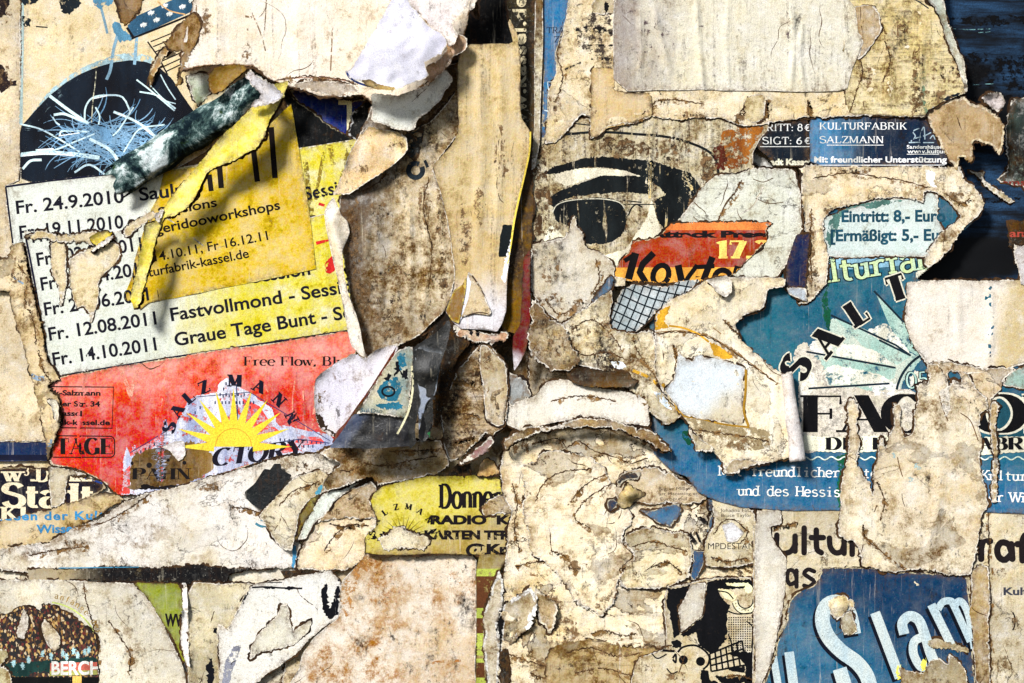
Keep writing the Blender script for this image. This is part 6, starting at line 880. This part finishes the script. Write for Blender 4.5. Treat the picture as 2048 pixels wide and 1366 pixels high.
draw(G3, 'graphic_print', [blob(s, .7, k) for k, s in enumerate(("776,760 800,750 812,770 800,800 770,796 760,780", "802,712 816,704 820,730 806,740", "760,804 790,800 812,806 812,814 770,814"))], ink((30, 94, 116), .7)); draw(G3, 'graphic_print', [stroke(ell(784, 780, 12, 9), 4), blob("806,740 822,736 822,760 812,752", .6), blob("798,722 804,720 806,740 796,750", .6), blob("774,756 784,744 790,748 784,760", .5)], m_bk); draw(G3, 'lettering', sans('Sul.Dan', 730, 820, 8, -2, width=42), m_te)
G5 = sheet('foil_sheet', 'tall dark grey folded sheet with a bright blue highlight, centre', "832,694 862,676 888,656 900,640 906,652 898,690 884,730 876,770 870,800 872,840 862,870 850,880 842,866 848,840 842,820 836,850 838,880 826,892 822,850 826,800 832,740", R((14, 14, 14), c2=(26, 27, 26), stain=.1, speck=.3, rough=.4, gloss=.5, grime=0), key='G5', jag=.15, over=8, el=3, bumps=[(862, 740, 20, 10)], wr=2)
SV = sheet('foil_sheet', 'small silvery piece painted as the highlight of the tall dark folded foil', "836,700 852,688 872,684 889,700 886,730 876,786 860,800 850,830 844,856 842,820 847,800 838,752", R((168, 172, 172), c2=(120, 134, 160), stain=.1, speck=.2, rough=.4, gloss=.5, grime=0, vst=.1, rim=(60, 60, 60), rimw=1, grad=(862, 720, 866, 690, (20, 22, 22))), jag=.1, key='silver', el=2, halo=False)  # sheen of the dark foil put in as a pale sheet
draw(G5, 'dark_notch', [blob("842,820 850,806 866,796 858,812 852,826 858,846 852,880 838,860", .3), blob("824,716 830,720 832,760 828,800 822,830 822,760", .3), blob("862,856 868,840 870,860 862,890 858,880", .4)], ink((10, 10, 12), .05)); draw(G5, 'pale_edge', [stroke(curve("830,730 832,770 826,810 814,840 802,862"), 4)], ink((190, 184, 150), .1), clip=False); draw(G5, 'green_fleck', [blob("860,860 866,856 864,880 858,890", .5)], ink((36, 100, 56), .3))
# central hanging tan sheet
M = sheet('hanging_sheet', 'long tan sheet hanging down the middle with whitish pointed foot', "935,102 1027,101 1016,60 1020,52 1034,80 1041,128 1041,243 1060,272 1058,310 1052,350 1040,400 1031,442 1024,480 1018,519 1014,571 1013,622 1005,647 995,664 967,660 923,658 908,645 893,624 902,600 910,578 913,545 902,468 885,391 867,340 905,300 920,272 918,128", R((222, 198, 146), c2=(212, 186, 136), stain=.35, vst=.45, speck=.3, grad=(960, 540, 962, 620, (226, 222, 226))), grid=4.2, key='M', jag=.12, cat='hanging sheet', el=3, over=2, lifts=[(1060, 420, 880, 480, 16, 150)])
draw(M, 'yellow_edge', [stroke(curve("1060,272 1058,310 1050,350 1038,400 1029,442 1022,490 1015,530"), 3.4)], ink((206, 178, 70), .3), clip=False)
draw(M, 'black_tape', [blob("1006,453 1025,454 1020,490 1016,517 997,517 1000,480", .15)], ink((10, 16, 18), .02)); draw(M, 'white_peel', [blob("1016,500 1022,480 1020,520 1012,570 1002,560 1012,520", .4)], ink((232, 228, 228), .1))
tf = sheet('paper_fold', 'triangular opened fold at the foot of the hanging tan sheet', "938,545 950,556 966,584 984,626 980,632 950,628 925,636 918,650 921,640 930,590", R((206, 184, 142), c2=(222, 206, 170), stain=.25, speck=.2), key='tfold', jag=.1, el=3, over=1)
draw(tf, 'white_facet', [tri("937,552 944,566 938,600 924,640 918,648 920,636 932,590")], ink((232, 230, 240), .02)); draw(tf, 'dark_edge', [stroke(curve("946,554 962,578 974,600 983,624"), 3), stroke(curve("982,630 960,626 936,632 922,644"), 2)], ink((52, 34, 20), .2))
sheet('paper_fold', 'small dark golden facet left of the triangular fold', "935,556 926,572 910,582 902,602 894,624 906,642 920,648 928,610 934,578", R((166, 126, 34), c2=(140, 100, 24), stain=.2, grime=.2, rim=(206, 176, 70), rimw=2), key='gfacet', jag=.1, el=2, over=1)
# white flaps
F2 = sheet('paper_flap', 'pale grey green lower flap under the big white flap', "748,200 800,205 826,195 864,180 890,150 909,169 905,182 895,192 885,213 874,223 858,238 841,249 833,272 800,270 750,253 752,225", R((216, 218, 206), c2=(206, 200, 176), stain=.2, speck=.2), key='F2', jag=.3, cat='paper flap', over=12, el=4, wr=2.5)
F3 = sheet('paper_flap', 'pinkish brown curled edge between black patch and white flap', "885,100 906,92 920,84 936,94 938,110 928,122 912,128 898,142 888,160 872,176 858,178 846,170 856,150 882,136 900,114", R((198, 164, 130), c2=(170, 130, 100), stain=.25), key='F3', jag=.3, cat='paper flap', over=10, el=4, wr=2)
F0 = sheet('paper_flap', 'cream upper flap fanning out behind the big white flap', "812,18 830,4 880,-20 942,-60 968,-60 960,14 950,40 942,44 944,20 938,34 930,48 914,60 908,70 914,82 922,86 914,108 902,114 896,96 880,86 860,66 836,40", R((232, 222, 200), c2=(226, 216, 214), stain=.15, speck=.1), key='F0', jag=.25, cat='paper flap', over=14, el=4, wr=3)
F1 = sheet('paper_flap', 'big lavender white paper flap folded down, top centre', "800,14 812,14 823,20 831,38 851,61 864,77 885,90 897,100 900,113 892,126 882,136 866,144 855,149 860,162 864,174 850,182 826,190 800,201 770,196 740,186 712,178 705,166 715,160 740,120 770,70", R((214, 212, 226), c2=(204, 202, 218), stain=.05, vst=.0, speck=.06, grime=.2, bump=.15), key='F1', jag=.18, cat='paper flap', over=20, el=3, wr=4, bumps=[(800, 110, 60, 12), (860, 120, 30, 8)])
draw(F1, 'blue_rim', [stroke(curve("706,164 712,176 728,186 746,192 770,196 796,200"), [2, 3, 4, 5, 5, 4][0] + 2)], ink((30, 48, 96), .1), clip=False)
sheet('paper_strip', 'thin yellow edge peeping below the big white flap', "735,182 750,180 770,190 800,198 796,202 764,200 744,192", R((206, 172, 84), stain=.2), key='yedge', jag=.2, over=4)
# ---- rolled paper tubes
def roll(name, label, A, B, rad, a0, a1, mat, key, base, cat='paper roll', jagA=6, jagB=6, n=36, taper=1.0, spiral=0.0, flat=1.0):
    if base is None: base = 1 + max(HG[int((A[1] + (B[1] - A[1]) * q_) / 8) + 10 + v_, int((A[0] + (B[0] - A[0]) * q_) / 8) + 10 + u_] for q_ in np.linspace(0, 1, 20) for u_ in (-1, 0, 1) for v_ in (-1, 0, 1))
    A, B = np.array(A, float), np.array(B, float); d = B - A; L = math.hypot(*d); d /= L; q = np.array((-d[1], d[0]))
    M_ = max(8, int(L / 6)); V = []; ed = []
    for i in range(M_ + 1):
        for j in range(n + 1):
            a = math.radians(a0 + (a1 - a0) * j / n); t = i / M_
            s = -jagA * (vn(np.array([j * 9.]), np.array([3.]), 2, 20)[0] * .5 + .5) * (1 - t) + jagB * (vn(np.array([j * 9.]), np.array([50.]), 3, 20)[0] * .5 + .5) * t
            r = rad * (1 + (taper - 1) * t) * (1 - spiral * j / n) * (1 + .13 * float(vn(np.array([t * L]), np.array([j * 5.]), 1, 38)[0]) + .07 * float(1 - abs(vn(np.array([t * L]), np.array([j * 7.]), 2, 17)[0])))
            p = A + d * (t * L + s) + q * r * math.cos(a); V.append((p[0], p[1], base + r * flat * (1 + math.sin(a)))); ed.append(min(t * L, (1 - t) * L, j * rad * .1 + 2, 60))
    ANG = [j / n for i in range(M_ + 1) for j in range(n + 1)]; V = np.array(V); V = world(V[:, 0], V[:, 1], V[:, 2]); F = [[i * (n + 1) + j, i * (n + 1) + j + 1, (i + 1) * (n + 1) + j + 1, (i + 1) * (n + 1) + j] for i in range(M_) for j in range(n)]
    o = mesh_obj(name, V, F, mat, V.mean(0), ed=np.array(ed)); at = o.data.attributes.new('turn', 'FLOAT', 'POINT'); at.data.foreach_set('value', ANG); m = o.modifiers.new('thick', 'SOLIDIFY'); m.thickness = .0006
    o['label'] = label; o['category'] = cat; return o
m_tr = NT('teal_print_roll'); T = m_tr; g = T.n('ShaderNodeNewGeometry'); P = g.outputs['Position']
a_ = T.noise(T.vec(P, (1, 1, 1), (3, 0, 3)), 12, 9, .74, .5); b_ = T.noise(P, 30, 6, .7)
c_ = T.mix(T.ss(a_, .40, .56), lin((8, 26, 34)), lin((96, 128, 122))); c_ = T.mix(T.ss(a_, .47, .56), c_, lin((206, 216, 216))); c_ = T.mix(T.ss(b_, .58, .68), c_, lin((40, 62, 30))); c_ = T.mix(T.ss(b_, .70, .76), c_, lin((206, 190, 140)))
tn = T.math('ADD', T.n('ShaderNodeAttribute', attribute_name='turn').outputs['Fac'], T.math('MULTIPLY_ADD', a_, .5, -.25)); c_ = T.mix(T.ss(tn, .20, .40, .95, 0), c_, lin((6, 12, 16))); c_ = T.mix(1., c_, T.ss(T.noise(P, 420, 2, .6), .25, .75, .7, 1.3), 'MULTIPLY'); T.put(T.b.inputs['Base Color'], c_); T.b.inputs['Roughness'].default_value = .85; T.b.inputs['Specular IOR Level'].default_value = .1  # lower side of the roll darkened, its shade put into the colour
roll('rolled_paper', 'rolled up teal and black printed paper lying diagonally above the yellow flyer', (255, 352), (524, 178), 37, -60, 250, T.m, 'roll', 0, flat=.68, n=44, jagA=40, jagB=16, spiral=.25)
roll('paper_roll', 'thin white rolled sheet edge standing beside the letter F of FACTORY', (1563, 746), (1586, 916), 10, -40, 230, R((226, 220, 222), c2=(206, 196, 184), stain=.35, vst=.3, speck=.3), 'wroll', None, n=20, jagA=4, jagB=3, taper=1.5)

for k_, n_ in (('uL', 10), ('uB', 8), ('uD', 30), ('uE', 25), ('field', 90), ('tan', 40), ('flames', 26), ('arch', 16), ('C1', 26), ('D1', 10), ('D2', 22), ('bigleft', 22), ('white', 14), ('kult', 24), ('tongue2', 24), ('patchM', 12), ('patchN', 20), ('crowdsheet', 14), ('peach', 14), ('drip', 6), ('clean', 4), ('col1', 12), ('leftstrip', 10), ('leftmass', 18), ('ridge', 26), ('patchL', 12), ('creamK', 8), ('J1', 10), ('skel', 14), ('H', 12), ('N', 26), ('M', 14), ('mott', 16), ('palecurve', 5), ('palesh', 14), ('face', 22), ('ochre2', 20), ('ochre', 5), ('news', 8), ('mp', 6), ('attcorner', 8), ('bstrip', 8), ('lfoot', 6), ('fringe', 6), ('flapK', 6), ('greytan', 3), ('creased', 14), ('flyer', 9), ('yfold', 8), ('list', 8), ('low', 10), ('red', 8), ('teal', 8), ('slam', 6), ('palestrip', 6), ('creamflap', 3), ('F2', 4), ('F0', 6)):
    cracks(k_, n_)

tear('C1', "1306,668 1360,664 1410,674 1450,696 1500,732 1544,764", "1342,690 1348,716 1352,742 1346,768", "1440,640 1460,660 1480,678", "1370,856 1420,862 1480,870 1530,880")
tear('D2', "1140,660 1180,640 1220,670 1240,700", "1130,700 1170,710 1210,704 1250,720", "1262,672 1270,700 1290,730 1310,760"); tear('D1', "1180,590 1196,560 1190,520", "1090,600 1120,630 1160,600")
tear('palesh', "1478,364 1462,392 1446,412 1430,448", "1400,500 1420,470 1440,452"); tear('attcorner', "1530,470 1546,500 1524,530 1500,552", "1560,480 1552,520 1556,548"); tear('tan', "1262,252 1282,236 1294,200", "1300,236 1306,210 1340,206 1400,214", "1464,250 1480,222 1490,200", "1524,240 1526,206", "1610,236 1608,206", "1120,60 1112,110 1124,160 1110,210")
tear('ochre2', "1708,120 1716,150 1704,190 1690,230", "1760,90 1770,130 1756,170"); tear('leftmass', "60,560 54,600 70,640 76,690", "40,530 60,560 74,600 80,640", "80,700 90,740 110,770"); tear('white', "560,168 620,160 690,166 716,176", "760,200 820,196 870,160 900,130", "830,20 870,60 906,80"); tear('N', "860,360 850,420 866,500 860,580", "790,300 770,360 730,390"); tear('palecurve', "1100,800 1160,790 1230,800"); tear('H', "905,760 950,764", "900,820 960,830", "910,880 950,870"); tear('ridge', "700,915 760,930 820,920 880,910", "660,930 700,940 740,920", "780,900 840,900 880,895")

soot('face', (1072, 300, 12, 40), (1078, 400, 14, 50), (1100, 470, 20, 14), (1340, 310, 30, 20), (1410, 350, 16, 26), (1230, 300, 40, 14), (1390, 420, 16, 20)); soot('D1', (1090, 600, 26, 12), (1150, 612, 28, 10), (1100, 540, 16, 22), (1196, 588, 14, 10)); soot('D2', (1140, 664, 30, 14), (1130, 700, 22, 14), (1220, 650, 18, 8), (1300, 760, 14, 10)); soot('mott', (1090, 640, 22, 18), (1120, 690, 20, 20), (1080, 710, 16, 10))
soot('N', (884, 440, 8, 60), (890, 560, 7, 40), (712, 480, 12, 70), (780, 640, 26, 26), (730, 600, 14, 40), (850, 420, 10, 40), (820, 300, 26, 14), (760, 430, 16, 20)); soot('M', (1000, 330, 8, 60), (930, 470, 10, 50), (960, 420, 8, 30)); soot('H', (920, 770, 26, 14), (950, 740, 16, 18), (930, 860, 24, 10), (900, 830, 12, 16)); soot('H2', (990, 830, 12, 10), (975, 720, 8, 14))
soot('field', (1030, 892, 22, 10), (1100, 1208, 20, 16), (1128, 1256, 20, 30), (1050, 1236, 14, 24), (1200, 1290, 30, 12), (1060, 1320, 40, 10), (1180, 1330, 30, 10), (1290, 1290, 24, 10), (1090, 880, 30, 8), (1230, 1110, 12, 14), (1010, 1020, 8, 30)); soot('tongue2', (1070, 920, 24, 10), (1150, 1130, 20, 10), (1050, 1000, 10, 20)); soot('patchN', (1140, 1330, 34, 10), (1230, 1300, 24, 8), (1330, 1350, 20, 12)); soot('patchM', (1270, 1150, 14, 8), (1360, 1070, 12, 8))
soot('ridge', (700, 900, 24, 9), (800, 930, 30, 8), (860, 900, 20, 8), (760, 890, 18, 8)); soot('patchL', (700, 1000, 16, 8), (670, 1020, 12, 8)); soot('leftmass', (34, 556, 14, 14), (60, 620, 8, 20), (80, 760, 12, 8), (50, 520, 14, 8)); soot('C1', (1390, 872, 26, 8), (1470, 886, 30, 8), (1360, 640, 10, 10)); soot('arch', (1900, 396, 14, 8), (1650, 424, 12, 8), (1620, 560, 10, 20), (1616, 480, 6, 30), (1700, 346, 30, 5)); soot('ochre2', (1826, 130, 9, 30), (1822, 200, 10, 40), (1880, 150, 24, 18), (1795, 66, 14, 14), (1720, 160, 12, 20), (1860, 200, 24, 10)); soot('tan', (1108, 220, 10, 24), (1190, 230, 12, 8), (1380, 236, 26, 5), (1480, 240, 14, 5)); soot('leftstrip', (4, 20, 14, 22), (8, 156, 14, 20)); soot('kult', (1990, 1140, 10, 8), (1980, 1320, 24, 14), (2020, 1240, 10, 10), (1640, 1116, 10, 6)); soot('bigleft', (600, 930, 20, 8), (420, 975, 24, 6), (150, 1085, 24, 6)); soot('white', (420, 60, 10, 30), (520, 150, 20, 6), (640, 166, 26, 4), (500, 110, 8, 12)); soot('creamflap', (730, 350, 14, 10), (800, 300, 12, 8)); soot('skel', (1350, 1345, 20, 8), (1290, 1330, 16, 8)); soot('uE', (1110, 760, 20, 10)); soot('G1', (650, 800, 10, 16))
